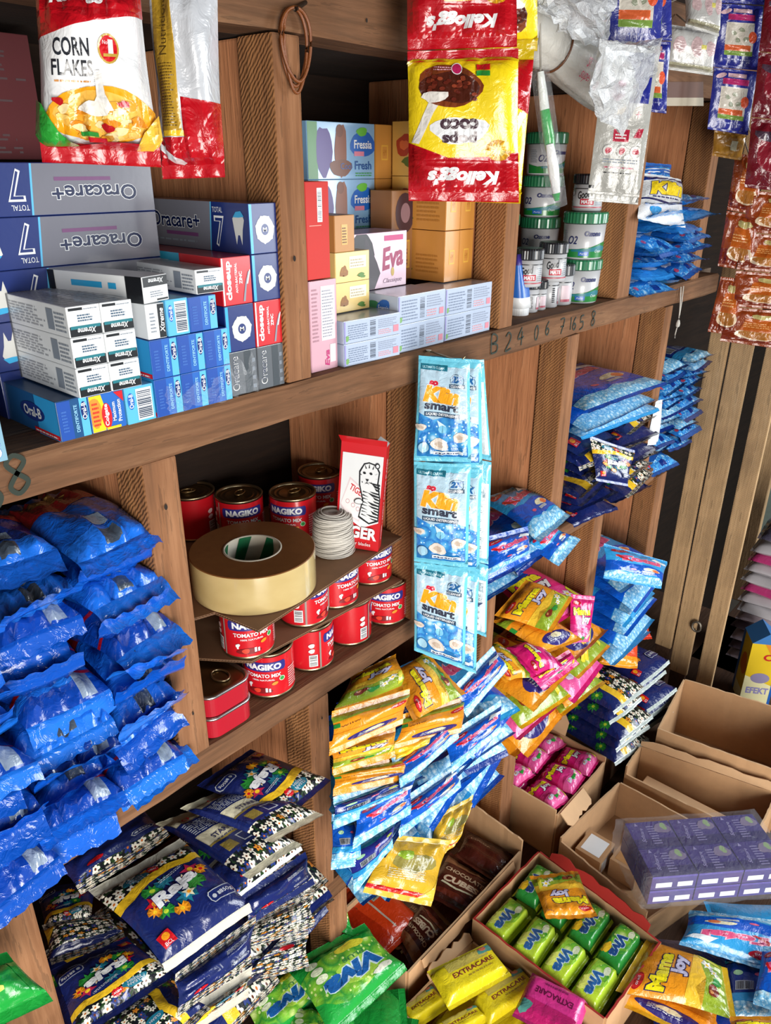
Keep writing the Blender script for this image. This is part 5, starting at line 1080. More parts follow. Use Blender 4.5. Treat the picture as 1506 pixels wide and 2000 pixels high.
# chocolate cubes
DCH = f_('#4a1c14'); CHO = D(120, 140, DCH).poly([(0, 110), (120, 120), (120, 140), (0, 140)], f_('#8a5a3a')).text('CHOCOLATE', 60, 92, 13, f_('#cdb08e'), 96, 0, 0, .03).text('CUBES', 62, 62, 22, f_('#d8c2a4'), 84, 6, .1, .05, f_('#7a2a18'), .05).poly([(20, 40), (60, 34), (100, 44), (98, 48), (60, 40), (22, 46)], CRM).blob(60, 16, 40, 10, f_('#6a2a1a'), 16, 3, .4)
OBG = D(120, 150, f_('#b8340f')).rect(56, 20, 60, 120, f_('#a8988a')).rect(66, 92, 96, 124, f_('#8a8f80')).blob(22, 104, 12, 10, f_('#3a3a1c')).lines(70, 96, 92, 120, 6, BK).poly([(0, 0), (40, 0), (30, 150), (0, 150)], f_('#9c2408'))
G_C = 'bags in the chocolate carton'
CB = lambda desc, pts, z, d=CHO, fm=DCH, n=(0, -.1, 1), T=.026, **kw: P(desc, PQ(pts, z=z, n=n), T, fm, d, None, 'chocolate_bag', G_C, **kw)
CB('orange-red bag with a grey label in the chocolate carton', [(752, 1872), (830, 1800), (720, 1700), (632, 1770)], .19, OBG, f_('#b8340f'), (.1, -.25, 1), nu=18, nv=20)
CB('brown chocolate cube bag lettered large, in the middle of its carton', [(824, 1745), (922, 1798), (972, 1720), (880, 1664)], .185)
CB('brown bag showing its paler part against the carton back wall', [(890, 1672), (985, 1735), (1004, 1672), (912, 1622)], .20, D(120, 140, f_('#7a4a30')).rect(0, 100, 120, 140, f_('#4a1c14')).text('COCOA', 40, 112, 10, f_('#cdb08e'), 50).rect(0, 60, 120, 64, f_('#5a2c1c')))
CB('brown chocolate bag lying upside down in the near corner of its carton', [(892, 1830), (830, 1760), (770, 1830), (800, 1885)], .17)
pile([(DCH, CHO, None)], 'brown chocolate bag at the bottom of its carton', .74, 1.05, 2, .575, .126, 1, .02, .14, .15, .022, G_C, colw=['near-side', 'far-side'], flap=(-10, 10), sag=(0, 0))
# pink pouches in their carton
G_P = 'pink pouches in the open carton'
for i in range(9):
    c, r_ = i % 3, i // 3; x, y = 1.228 + .072 * c, .600 + .093 * r_; w_ = (('nearest', 'middle', 'rearmost')[r_].replace('nearest', 'front'), ('upright-side', 'centre', 'counter-side')[c])
    P('pink pouch in the open carton, %s row, %s' % w_, lay(x, y, .240 + .007 * r_, .072, .094, (-8, 5, 6, -4, 3, -6, 7, -3, 4)[i], -6, 2), .036, PKK, MJP, None, 'pink_pouch', G_P, puck=1.6, seal=.006, pr=(3, .5, 4, .45))
    P('pink pouch in the carton bottom layer, %s row, %s' % w_, lay(x, y, .172, .07, .09, 180), .09, PKK, None, None, 'pink_pouch', G_P, seal=.004, nu=10, nv=12, pr=(6, .4, 6, .4))
# lime and green soaps
VIV = D(90, 58, LIME).blob(30, 30, 36, 24, f_('#8fc43a'), 18, 3, .2).blob(26, 34, 20, 14, GRBLUR, 14, 6, .3).blob(60, 18, 22, 14, f_('#dbe36a'), 16, 5, .3).text('Viva', 54, 30, 24, f_('#2b67a8'), 50, 8, .25, .05, f_('#cfe3ea'), .05).ell(20, 40, 10, 7, f_('#e3ecc9'), 16).rect(0, 0, 90, 4, f_('#c4dd2a'))
VIG = D(90, 58, GRN).blob(34, 30, 36, 26, GRBLUR, 18, 4, .2).text('Viva', 54, 30, 24, f_('#1f4f8f'), 50, 8, .25, .05, f_('#cfe3ea'), .05).ell(18, 40, 9, 7, f_('#e3ecc9'), 16).blob(70, 12, 14, 8, YL, 14, 5, .3)
G_V = 'wrapped soaps in the tray'
BAR = dict(pr=(9, .32, 9, .32), puck=.5, narrow=.01, warp=.0006, seal=.007, nu=14, nv=12)
for k in range(4):
    y = .497 - .0625 * k
    for c in range(2):
        x = (.918, 1.012)[c] + (.004 * (3 - k) if c else 0)
        for l in range(3):
            fm, d = (LIME, VIV) if c == 0 or l < 2 else (GRN, VIG)
            pouch('wrapped_soap', '%s soap in the tray, %s layer, %s from the chocolates, %s column' % (('lime', 'green')[d is VIG], ('bottom', 'middle', 'top')[l], ORD[k], ('near', 'far')[c]), 'soap', lay(x, y, .144 + .0345 * l, .091, .0615, 180 + random.uniform(-3, 3), 0), .034, fm, d if l == 2 else None, None, seed=3000 + k * 9 + c * 3 + l, group=G_V, sealm=f_('#c4dd2a'), flap=(-60, -60), **BAR)
P('small orange pouch with yellow and white lettering lying loose on the lime soaps', PQ([(1128, 1702), (1034, 1712), (1066, 1798), (1168, 1790)], z=.285, n=(0, 0, 1))[0:4], .02, OR_, MJ, MJB, 'small_pouch', None, puck=2., seal=.008)
# yellow and pink soaps
EXY = D(95, 62, f_('#e3cf1f')).rect(18, 40, 80, 62, f_('#bfae52')).text('EXTRACARE', 52, 32, 9, f_('#7a1f2a'), 62, 0, 0, .02).lines(40, 20, 80, 26, 1, f_('#a88f2a')).blob(82, 52, 12, 9, f_('#4f8f86'), 14, 3, .3).blob(76, 56, 6, 6, f_('#c9705a'), 12, 5, .3)
EXP = D(95, 62, f_('#d8348a')).rect(0, 40, 95, 62, f_('#b81f66')).text('EXTRACARE', 48, 24, 9, f_('#6a1040'), 60, 0, 0, .02).lines(30, 10, 70, 16, 1, f_('#8a1f5a')).blob(84, 52, 10, 9, f_('#4f8f86'), 14, 3, .3)
G_X = 'wrapped soaps in the low carton'
EX = lambda desc, pts, z, d=EXY, fm=f_('#e3cf1f'), n=(0, 0, 1), **kw: pouch('wrapped_soap', desc, 'soap', PQ(pts, z=z, n=n), .032, fm, d, None, group=G_X, seed=int(pts[0][0]), **{**BAR, **kw})
EX('yellow soap with dark red lettering lying highest in the low carton', [(984, 1924), (946, 1868), (836, 1900), (872, 1960)][::1] if False else [(878, 1975), (1000, 1905), (950, 1842), (834, 1898)], .222, n=(0, -.12, 1))
EX('yellow soap lying flat at the near end of the low carton', [(800, 2020), (880, 1968), (838, 1925), (776, 1975)], .175)
EX('yellow soap beside the pink one in the low carton', [(960, 2010), (1060, 1940), (1012, 1890), (918, 1950)], .188)
EX('yellow soap at the front end of the low carton', [(870, 2050), (960, 2000), (925, 1965), (838, 2008)], .18)
EX('bright pink soap lying at the far side of the low carton', [(1152, 1955), (1040, 1900), (1000, 1985), (1120, 2050)], .222, EXP, f_('#d8348a'))
for k in range(3): pouch('wrapped_soap', 'yellow soap in the bottom layer of the low carton, %s from the chocolate carton' % ORD[k], 'soap', lay(.755, .48 - .068 * k, .142, .15, .062), .033, f_('#e3cf1f'), None, None, group=G_X, seed=70 + k, **BAR)
# purple soaps in shrink film
PU = card('#40337a', .25, .1, .5); PUD = card('#2f2560', .25, .1, .5); LIL = card('#8f86b8', .4)
PT = D(95, 62, PU).rect(0, 0, 95, 20, PUD).text('Softcare', 24, 30, 8, LIL, 34, 80, .3, .02).lines(40, 8, 60, 54, 8, LIL, .4).blob(74, 44, 16, 14, card('#7d6f8f', .4), 16, 3, .3).blob(78, 48, 7, 8, card('#8fa87a', .4), 12, 5, .3).poly([(16, 52), (24, 52), (20, 60)], LIL)
PF = D(95, 35, PU).rect(10, 6, 44, 18, card('#dfe3f0', .4)).rect(56, 6, 88, 18, card('#dfe3f0', .4)).rect(0, 30, 95, 35, card('#55489a', .3))
q4 = PQ([(1275, 1712), (1545, 1690), (1525, 1568), (1208, 1606)], z=.375)
pa, pb, pd = q4[0], q4[1], q4[3]; ux = (pb - pa); vy = (pd - pa); vy = vy - ux * (vy.dot(ux) / ux.dot(ux)) * .8
cell = (ux / 3, vy / 2); hS = .036
pr_ = empty('soap_multipack', (pa + ux / 2 + vy / 2) - Vector((0, 0, 2 * hS + .004)), 'purple soap multipack in clear film lying on the small carton and the tray', 'soap')
for l in range(2):
    for i in range(3):
        for j in range(2):
            o_ = pa + cell[0] * i + cell[1] * j - Vector((0, 0, hS * (2 - l) + .002)) - Vector(pr_.location); g_ = .0012
            a_, b_ = o_ + cell[0].normalized() * g_ + cell[1].normalized() * g_, o_ + cell[0] - cell[0].normalized() * g_ + cell[1].normalized() * g_; c_, d_ = o_ + cell[0] + cell[1] - (cell[0].normalized() + cell[1].normalized()) * g_, o_ + cell[1] + (cell[0].normalized() - cell[1].normalized()) * g_
            up = Vector((0, 0, hS - g_)); mb = MB()
            T_ = quad4(a_ + up, b_ + up, c_ + up, d_ + up); F_ = quad4(a_, b_, b_ + up, a_ + up); Lq = quad4(d_, a_, a_ + up, d_ + up); Rq = quad4(b_, c_, c_ + up, b_ + up); Bq = quad4(c_, d_, d_ + up, c_ + up); Uq = quad4(d_, c_, b_, a_)
            for q_ in (T_, F_, Lq, Rq, Bq, Uq): mb.grid(q_, PU)
            mb.print(PT, T_); mb.print(PF, F_); mb.build('soap_carton', pr_, smooth=False)
g = G('clear_film'); g.bump(g.noise(g.co(), 55, 4., .65, 1.5), .8, .01)
CLEAR = g.fin(lin('#e8ecf2'), .10, 0., 0., .9, .09)
g = G('milky_film'); v = g.co(); g.bump(g.noise(v, 45, 4., .65, 1.5), .9, .012)
MILK = g.fin(lin('#dfe2e5'), .18, 0., .6, .7, g.math('MULTIPLY_ADD', g.noise(v, 40, 3.), .7, .2))
def film_wrap(c8, name, parent, m, n=10, amp=.003, seed=4):
    "crumpled thin film hull around a block given by its lower and upper corners"
    rg = random.Random(seed); bm = bmesh.new()
    vs = [bm.verts.new(p) for p in c8]
    for q in ((0, 1, 5, 4), (1, 2, 6, 5), (2, 3, 7, 6), (3, 0, 4, 7), (4, 5, 6, 7), (3, 2, 1, 0)): bm.faces.new([vs[i] for i in q])
    bmesh.ops.subdivide_edges(bm, edges=bm.edges[:], cuts=n, use_grid_fill=True)
    bmesh.ops.recalc_face_normals(bm, faces=bm.faces[:])
    for w in bm.verts: w.co += w.normal * (.0015 + amp * rg.random())
    return bm_obj(name, bm, m, parent, smooth=True)
L0 = pa - Vector((0, 0, 2 * hS + .003)) - Vector(pr_.location)
ex = .004
bs_ = [L0 - ux.normalized() * .012 - vy.normalized() * ex, L0 + ux + ux.normalized() * ex - vy.normalized() * ex, L0 + ux + vy + ux.normalized() * ex + vy.normalized() * ex, L0 + vy - ux.normalized() * .014 + vy.normalized() * ex]
film_wrap(bs_ + [p + Vector((0, 0, 2 * hS + .003)) for p in bs_], 'shrink_film', pr_, CLEAR)
# large green pouches
VIL = D(120, 140, GRN).blob(60, 70, 64, 60, GRBLUR, 22, 3, .2).blob(50, 84, 34, 26, f_('#a8d24a'), 18, 5, .3).text('Viva', 62, 84, 40, f_('#1f5fa8'), 84, 6, .25, .06, f_('#cfe3ea'), .05).text('PLUS', 50, 54, 10, f_('#3f7f46'), 34, 0, 0, .02).ell(100, 40, 8, 8, f_('#e3ecc9')).ell(100, 58, 8, 8, f_('#e3ecc9')).ell(100, 22, 8, 8, f_('#e3ecc9')).blob(26, 116, 14, 9, f_('#e3e3d0'), 14, 4, .3).blob(44, 26, 20, 12, f_('#d8d13a'), 16, 7, .3).rect(0, 0, 120, 8, f_('#1f9a3c'))
G_G = 'large green pouches on the counter'
GP = lambda desc, q, d=VIL, fm=f_('#1f9a3c'), T=.034, **kw: P(desc, q, T, fm, d, None, 'green_pouch', G_G, sealm=f_('#1f9a3c'), seal=kw.pop('seal', .012), **kw)
GP('large green pouch with blue lettering lying on top beside the chocolate carton', PQ([(712, 1806), (556, 1884), (652, 2032), (796, 1892)], z=.33, n=(.1, -.2, 1)), nu=18, nv=20, flap=(0, -30))
GP('green pouch whose sealed end points up towards the navy floral pile', PQ([(590, 1850), (470, 1950), (520, 2060), (660, 1950)], z=.30, n=(.1, -.3, 1)))
GP('green pouch lying under the lettered green one at the lower photo edge', PQ([(690, 1985), (560, 1945), (560, 2080), (700, 2090)], z=.285, n=(0, -.1, 1)))
GP('green pouch end peeping out behind the orange-red chocolate bag', PQ([(612, 1800), (690, 1830), (668, 1740), (600, 1720)], z=.36, n=(0, -.5, 1)), T=.02)
for k in range(4): GP('green pouch in the stack under the large lettered one, %s layer up' % ORD[k], lay(.52, .55, .14 + .037 * k, .2, .22, 15 * k), None, T=.036, nu=10, nv=12)
for k in range(9): GP('green pouch in the stack left of the corner upright, %s layer up' % ORD[k], lay(.01, .645, .498 + .0345 * k, .2, .2, (4 * k) % 13 - 6), VIL if k == 8 else None, T=.034, nu=10, nv=12)
GP('lime green pouch poking in beside the corner upright at the lower photo edge', PQ([(-70, 2040), (108, 1950), (10, 1862), (-130, 1900)], y=.60, n=(0, -.6, 1)), D(120, 140, f_('#8fc83a')).blob(40, 60, 30, 24, f_('#cfe36a'), 16, 3, .3).ell(60, 110, 20, 30, f_('#1f7fa8')).rect(104, 0, 120, 140, f_('#1f9a3c')), nu=16, nv=18)
# loose pouches at the lower right
G_L = 'loose pouches at the counter edge'
P('orange pouch with yellow and white lettering lying at the counter edge beside the soap tray', PQ([(1442, 1992), (1418, 1892), (1266, 1830), (1200, 1935)], z=.225, n=(0, 0, 1)), .034, OR_, MJ, MJB, 'detergent_pouch', G_L, nu=18, nv=22, seal=.01, sealm=YL)
P('orange pouch back with a blue oval under the lettered orange one', PQ([(1200, 1960), (1400, 2050), (1420, 1960), (1230, 1900)], z=.185), .03, OR_, MJB, None, 'detergent_pouch', G_L, sealm=YL)
P('sky blue pouch with upside-down pink lettering under the purple soap pack', PQ([(1560, 1800), (1345, 1782), (1328, 1842), (1520, 1905)], z=.24, n=(0, -.1, 1)), .034, SKY, TO, TOB, 'detergent_pouch', G_L, sealm=FOAM, nu=18, nv=20)
P('navy and blue pouch showing its back label beside the orange pouch', PQ([(1420, 1990), (1530, 2010), (1540, 1880), (1415, 1870)], z=.21, n=(0, -.1, 1)), .03, DBL, TOB, None, 'detergent_pouch', G_L)
P('blue foam-patterned pouch edge at the lower right photo corner', PQ([(1470, 1960), (1560, 1990), (1560, 1850), (1490, 1850)], z=.25, n=(-.3, -.1, 1)), .026, BLU, TO, None, 'detergent_pouch', G_L, sealm=FOAM)
P('orange pouch corner at the very bottom right of the photo', PQ([(1430, 2040), (1560, 2060), (1560, 1985), (1425, 1985)], z=.235), .024, OR_, MJ, None, 'detergent_pouch', G_L)
for k, (x, y) in enumerate(((1.08, .17), (1.25, .10), (1.10, .05))):
    for l in range(2): P('pouch in the layer beneath the loose ones, %s spot, %s' % (ORD[k], ('on the counter', 'upper')[l]), lay(x, y, .138 + .034 * l, .19, .2, 40), .033, (DBL, SKY, OR_)[k], None, None, 'detergent_pouch', G_L, nu=10, nv=12)
# far right: drink carton and pink packs
EF = at(1434, 1345, z=ZC); dx = .055
EFY = card('#e3c01f', .35, .1, .3); EFD = D(70, 190, EFY).poly([(0, 0), (70, 0), (70, 60), (0, 90)], card('#e8e2b0', .4)).poly([(30, 190), (70, 120), (70, 190)], card('#e08a1f', .4)).ell(35, 84, 22, 16, card('#8f86a8', .4)).text('EFEKT', 35, 44, 20, card('#8f8ac0', .4), 52, 0, 0, .04).rect(64, 0, 70, 190, BLUE).text('O', 45, 150, 20, RED, 26, 0, 0, .03)
EFS = D(70, 190, card('#d98a1f', .35)).rect(0, 0, 14, 190, BLUE).rect(14, 0, 70, 40, card('#e8e2b0', .4)).blob(44, 110, 20, 36, card('#c96a14', .4), 16, 3, .2)
ec = empty('drink_carton', EF + Vector((.0, -.045, .0)), 'yellow and blue carton standing on the counter right of the pale planks', 'carton')
e_w, e_h = .082, .205; mb = MB(); V_ = lambda x, y, z: Vector((x, y, z))
A4 = [V_(-e_w / 2, -e_w / 2, 0), V_(e_w / 2, -e_w / 2, 0), V_(e_w / 2, e_w / 2, 0), V_(-e_w / 2, e_w / 2, 0)]; U_ = V_(0, 0, e_h)
for i in range(4):
    q_ = quad4(A4[i], A4[(i + 1) % 4], A4[(i + 1) % 4] + U_, A4[i] + U_); mb.grid(q_, EFY); mb.print(EFD if i % 2 else EFS, q_)
mb.grid(quad4(*[p + U_ for p in A4]), EFY); mb.build('carton_body', ec, smooth=False)
mb = MB(); r0 = V_(-e_w / 2, 0, e_h + .034); r1 = V_(e_w / 2, 0, e_h + .034)
for q_ in ((A4[0] + U_, A4[1] + U_, r1, r0), (A4[2] + U_, A4[3] + U_, r0, r1), (A4[1] + U_, A4[2] + U_, r1, r1), (A4[3] + U_, A4[0] + U_, r0, r0)): mb.grid(quad4(*q_), card('#3a78b8', .35))
mb.build('gable_top', ec, smooth=False); ec.rotation_euler = (0, 0, math.radians(32)); ec.children[0].name = 'carton_body'
PKM = f_('#c23a7c'); HW = card('#c9c6cc', .5)
shx = at(1425, 1335, z=ZC); stk = at(1448, 1318, z=ZC) + Vector((.13, 0, 0))
bb = box('stool_top', (shx.x + .06, .16, .085), (shx.x + .7, .62, .12), W_DARK, cnt)
wrg = random.Random(5)
for k in range(12):
    m = (HW, PKM)[k % 3 == 1] if k > 4 else (card('#b3a3ae', .6), card('#5a4a58', .7))[k % 2]
    for c in range(2):
        P('%s behind the drink carton, %s layer, %s one' % (('pink and white wrapped pack', 'flat pale pack')[k < 5], ORD[k], ('planks-side', 'outer')[c]), lay(stk.x, stk.y - .15 * c, .138 + .034 * k, .16, .14, wrg.uniform(-5, 5)), .033, m, D(120, 60, m).ell(60, 30, 30, 20, PKM if m is HW else HW) if k > 4 else None, None, 'wrapped_pack', 'pink and white packs at the photo edge', nu=12, nv=12, pr=(5, .4, 5, .4), seal=.006)
o = P('dark translucent bag with a green flower on top of the pink and white stack', lay(stk.x, stk.y - .08, .565, .18, .28, 6), .07, f_('#4a4658'), D(120, 120, f_('#5d586e')).star(60, 40, 10, 22, 9, f_('#5aa83a')).star(86, 30, 8, 16, 9, f_('#5aa83a')), None, 'plastic_bag', None, puck=2.5)
# ------------------------------------------------------------------ things hanging in front of the shelf
TOC = (-.8, -.6, 0)
def vis(tl, tr, br, bl, rot=0):
    "visual corners -> design corners (LL, LR, UR, UL), optionally turned upside down"
    q = [bl, br, tr, tl]
    return q if not rot else q[2:] + q[:2]
def hang(parent, p, top, m=None, r=.0012):
    o = Vector(parent.location); bm = bmesh.new(); p, top = Vector(p) - o, Vector(top) - o
    bm_tube(bm, [p, p.lerp(top, .5) + Vector((.001, 0, 0)), top], r, 6)
    return bm_obj('hanging_string', bm, m or STR, parent, smooth=True)
def strip(name, label, cat, rows, y, n, T, fm, d, back=None, sealm=None, group=None, rot=0, kind='sachet', seal=.005, anchor=None, seed=0, puck=.8, top=None, **kw):
    "strip of joined sachets; rows = visual (tl, tr, br, bl) pixel corners top to bottom"
    an = anchor or rows[0][0]
    p0 = at(*an, y=y); root = empty(name, p0, label, cat, group)
    for k, rw in enumerate(rows):
        dd = d[k] if isinstance(d, list) else d; ff = fm[k] if isinstance(fm, list) else fm
        pouch(kind, '', '', [on(*p, p0, n) for p in vis(*rw, rot)], T, ff, dd, back, seal=seal, sealm=sealm or ff, seed=seed + k, puck=puck, bulge=.55, root=root, kind_parts=(kind, 'heat_seal'), subname=True, pr=(3.2, .5, 3.6, .5), narrow=.015, warp=.002, **kw)
    tm = [on(*rows[0][i], p0, n) for i in (0, 1)]; tm = (tm[0] + tm[1]) / 2
    if name != 'sachet_strip': hang(root, tm, Vector((min(tm.x, 1.97), .648, max(1.72, tm.z + .01))))
    return root
# detergent strip
KSB = f_('#3f9fd2'); EDG = f_('#6cc4dd')
KS = D(76, 150, EDG); KS.rect(4, 3, 72, 143, f_('#b9d7ea')).poly([(4, 3), (72, 3), (72, 62), (50, 70), (24, 62), (4, 72)], WATER).poly([(4, 3), (72, 3), (72, 18), (4, 26)], f_('#1f74b8')).rect(4, 137, 44, 145, TEA).text('ULTIMATE CLEAN', 23, 141, 3.6, f_('#a8d8e6'), 32, 0, 0, .02)
KS.text('so', 24, 118, 8, f_('#cc1f3a'), 14, 0, .2, .08, WH, .06).text('Klin', 36, 101, 25, f_('#f2a81c'), 52, -4, .15, .07, WH, .04).text('smart', 36, 83, 12, f_('#33384a'), 48, -4, 0, .04).poly([(12, 68), (62, 66), (62, 73), (12, 75)], f_('#2d4a66')).text('LIQUID DETERGENT', 37, 70.6, 4.6, WH, 46, -2, .1, .03)
KS.ring(58, 124, 9, 10, f_('#4a6a86')).text('2X', 59, 126, 10, f_('#1f5f9e'), 18, 0, .25, .06).rect(47, 113, 69, 119, f_('#33506b')).text('CLEANER', 58, 116, 3.6, WH, 18, 0, .1, .02).poly([(30, 62), (34, 48), (38, 45), (44, 48), (42, 54)], f_('#cfeaf6')).ell(38, 48, 6, 6, f_('#7cc4e6'))
for x, y, r in ((34, 24, 12), (62, 36, 10), (8, 50, 7)): KS.blob(x, y, r, r * .8, f_('#d8cfc6'), 16, x, .2).blob(x, y, r * .5, r * .4, f_('#bfae9e'), 12, x + 1, .3)
KS.ell(13, 18, 8, 9, f_('#2b6a9e')).ell(13, 18, 7, 8, f_('#9ecbe2')).rect(26, 8, 66, 13, f_('#d6e4ea')).lines(28, 9, 64, 12, 1, NV, .6)
KSBK = D(76, 150, EDG).rect(4, 4, 72, 122, f_('#d6dfe3')).rect(10, 96, 66, 116, f_('#8fa3ad')).lines(10, 76, 66, 94, 6, f_('#5a6a72')).star(30, 122, 4, 10, 3, RD)
for k in range(4): KSBK.ell(24, 66 - 14 * k, 5, 5, f_('#3f5a6a')).ell(24, 66 - 14 * k, 3.6, 3.6, f_('#d6dfe3')).lines(36, 62 - 14 * k, 60, 70 - 14 * k, 3, f_('#5a6a72'))
KSBK.rect(12, 6, 40, 16, YL)
for nm, dx, dy, y, d, lab in (('a', 0, 0, .585, KS, 'front strip of three light blue detergent sachets hanging from the middle beam'), ('b', 22, 10, .600, KS, 'second strip of light blue sachets directly behind the front one'), ('c', 40, -18, .622, KSBK, 'rear strip of sachets turned round, pale backs and symbols showing')):
    X = lambda *p: (p[0] + dx, p[1] + dy * (p[1] > 800))
    strip('sachet_strip', lab, 'sachet strip', [[X(818, 694), X(918, 702), X(920, 905), X(808, 900)], [X(808, 902), X(920, 907), X(914, 1108), X(809, 1096)], [X(809, 1098), X(914, 1110), X(908, 1306), X(809, 1270)]], y, (-.85, -.53, 0), .011, EDG, d, None, EDG, 'light blue detergent sachet strips', anchor=X(865, 1000), seed=500 + dx, puck=.9, nu=14, nv=18) if d is KS else strip('sachet_strip', lab, 'sachet strip', [[X(842, 705), X(905, 702), X(920, 918), X(850, 905)], [X(850, 907), X(920, 920), X(914, 1120), X(850, 1100)], [X(850, 1102), X(914, 1122), X(910, 1262), X(850, 1240)]], y, (-.85, -.53, 0), .01, EDG, d, None, EDG, 'light blue detergent sachet strips', anchor=X(865, 1000), seed=540, nu=14, nv=18)
nb = at(868, 697, y=.62); o = empty('beam_hook', (nb.x, .648, nb.z), 'small wire hook on the middle beam holding the detergent strips', 'hook')
bm = bmesh.new(); bm_tube(bm, [(0, 0, .004), (0, -.02, .002), (0, -.055, -.002), (0, -.062, .006)], .0012, 6); bm_obj('wire', bm, TIN, o, smooth=True)
bm = bmesh.new(); bm_lathe(bm, [(0, -.001), (.004, -.001), (.004, .001), (0, .001)], 10, c=(0, -.0005, .004)); bm_obj('nail_head', bm, TIN, o)
# cereal bags
KR = f_('#b50f1c'); KRW = f_('#dfe0e2'); KSV = f_('#b9bcc2', .25)
CF = D(200, 320, KRW); CF.rect(0, 268, 200, 320, KR).poly([(0, 268), (200, 268), (200, 262), (110, 244), (40, 220), (0, 212)], KR).text("Kellogg's", 90, 292, 38, KRW, 120, 6, .25, .05).text('CORN', 66, 192, 34, f_('#1d2028'), 64, 0, 0, .02).text('FLAKES', 66, 152, 32, f_('#1d2028'), 72, 0, 0, .02).lines(34, 124, 100, 132, 1, f_('#c98a4a'))
CF.ell(132, 192, 19, 30, f_('#b8973f')).ell(132, 192, 16, 26, RD).text('1', 136, 196, 28, WH, 9, 0, 0, .06).text('No', 126, 204, 8, WH, 9).rect(122, 176, 146, 182, f_('#b8973f'))
CF.blob(110, 62, 90, 58, f_('#eda31c'), 24, 3, .1).blob(108, 60, 78, 46, f_('#f0b84e'), 24, 5, .15)
rgf = random.Random(3)
for k in range(34): CF.blob(108 + rgf.uniform(-66, 66), 52 + rgf.uniform(-34, 30), rgf.uniform(8, 15), rgf.uniform(6, 10), f_(('#e09a2a', '#f2c86a', '#d9861c', '#f0d9a0')[k % 4]), 10, k, .35)
CF.poly([(104, 150), (116, 150), (120, 100), (130, 70), (90, 66), (106, 96)], f_('#e6e4e0')).blob(100, 74, 26, 12, f_('#e6e2da'), 14, 5, .35)
for x, y in ((40, 90), (146, 84), (120, 40)): CF.blob(x, y, 9, 8, f_('#b3161f'), 10, x, .4)
CF.poly([(0, 0), (70, 0), (34, 30), (14, 80), (0, 90)], f_('#2fa03a')).poly([(0, 0), (200, 0), (200, 12), (120, 16), (60, 4)], KR).rect(70, 24, 100, 32, GRN).rect(86, 14, 116, 22, RD).poly([(160, 0), (200, 0), (200, 66), (172, 30)], f_('#e8b53a'))
q1 = [on(*p, at(200, 160, y=.50), (-.55, -.83, 0)) for p in vis((70, -70), (266, -70), (318, 328), (78, 316))]
cfb = P('white and red cereal bag hanging front of two at the upper left corner', q1, .05, KRW, CF, None, 'cereal_bag', 'cereal bags', sealm=KR, seal=.012, nu=18, nv=24, puck=2.2, sag=(0, 0))
CFB = D(120, 320, KSV).poly([(18, 60), (58, 60), (52, 320), (12, 320)], f_('#b8912f')).lines(22, 70, 52, 180, 22, f_('#5a4416'), .4).text('Nutrition', 34, 235, 14, f_('#4a3812'), 90, 90).rect(20, 52, 60, 62, YL).poly([(60, 0), (120, 0), (120, 110), (60, 120)], KR).rect(0, 0, 120, 50, KR).poly([(0, 50), (20, 30), (52, 4), (44, 0), (30, 4), (0, 36)], KRW)
hang(cfb, (q1[2] + q1[3]) / 2, ((q1[2] + q1[3]) / 2).xy.to_3d() * 0 + Vector((q1[2].x - .02, .648, 1.75)))
q2 = [on(*p, at(370, 160, y=.545), (-.75, -.66, 0)) for p in vis((285, -70), (420, -70), (440, 346), (318, 350))]
cf2 = P('second cereal bag turned round showing its gold and silver back', q2, .045, KSV, CFB, None, 'cereal_bag', 'cereal bags', sealm=KR, seal=.010, nu=16, nv=24, puck=2.4)
hang(cf2, (q2[2] + q2[3]) / 2, Vector((q2[2].x, .648, 1.75)))
# chocolate cereal strips (upside down)
CY = f_('#ecd01a'); CO = D(120, 170, CY); CO.rect(0, 128, 120, 170, KR).poly([(0, 116), (30, 122), (76, 124), (120, 104), (120, 130), (0, 130)], KR).text("Kellogg's", 60, 148, 24, WH, 78, 0, .25, .05).star(22, 114, 6, 14, 12, f_('#f2b51c')).star(22, 114, 4, 8, 12, f_('#f7e58a'))
CO.blob(64, 88, 28, 19, WH, 22, 3, .25).text('coco', 64, 80, 14, f_('#3f2430'), 42, 0, 0, .05).text('pops', 64, 97, 15, f_('#3f2430'), 38, 0, 0, .05).poly([(108, 106), (92, 66), (80, 44), (92, 40), (104, 70), (116, 104)], f_('#e3dfd8')).blob(74, 32, 36, 26, f_('#7a3a1c'), 22, 5, .12).blob(74, 34, 31, 21, f_('#4a1f14'), 22, 7, .15)
for k in range(40): CO.ell(74 + rgf.uniform(-27, 27), 36 + rgf.uniform(-16, 15), 3, 2.4, f_(('#6b2a1c', '#8a3c26', '#5a2016')[k % 3]), 8)
CO.blob(90, 46, 12, 8, f_('#e3dfd8'), 12, 3, .35).rect(30, 8, 46, 14, RD).rect(30, 15, 46, 21, GRN).ell(66, 12, 7, 7, WH).ell(66, 12, 6, 6, f_('#b3235a')).lines(72, 10, 92, 15, 2, f_('#d9a5b5')).rect(0, 0, 120, 3, f_('#c9ae12'))
strip('cereal_strip', 'strip of red and yellow chocolate cereal packs hung upside down, front one', 'cereal strip', [[(792, -195), (1008, -205), (1010, 92), (796, 98)], [(796, 100), (1012, 94), (1014, 396), (798, 392)]], .54, TOC, .028, [CY, CY], CO, None, KR, 'chocolate cereal strips', 1, 'cereal_pack', .010, (900, 200), 700, 2.0, nu=18, nv=24)
strip('cereal_strip', 'second strip of chocolate cereal packs mostly hidden behind the front one', 'cereal strip', [[(850, -195), (1052, -205), (1050, 100), (850, 98)], [(850, 100), (1044, 96), (1016, 398), (850, 392)]], .572, TOC, .03, [CY, CY], CO, None, f_('#c9ae12'), 'chocolate cereal strips', 0, 'cereal_pack', .010, (940, 200), 720, 2.0, nu=16, nv=22)
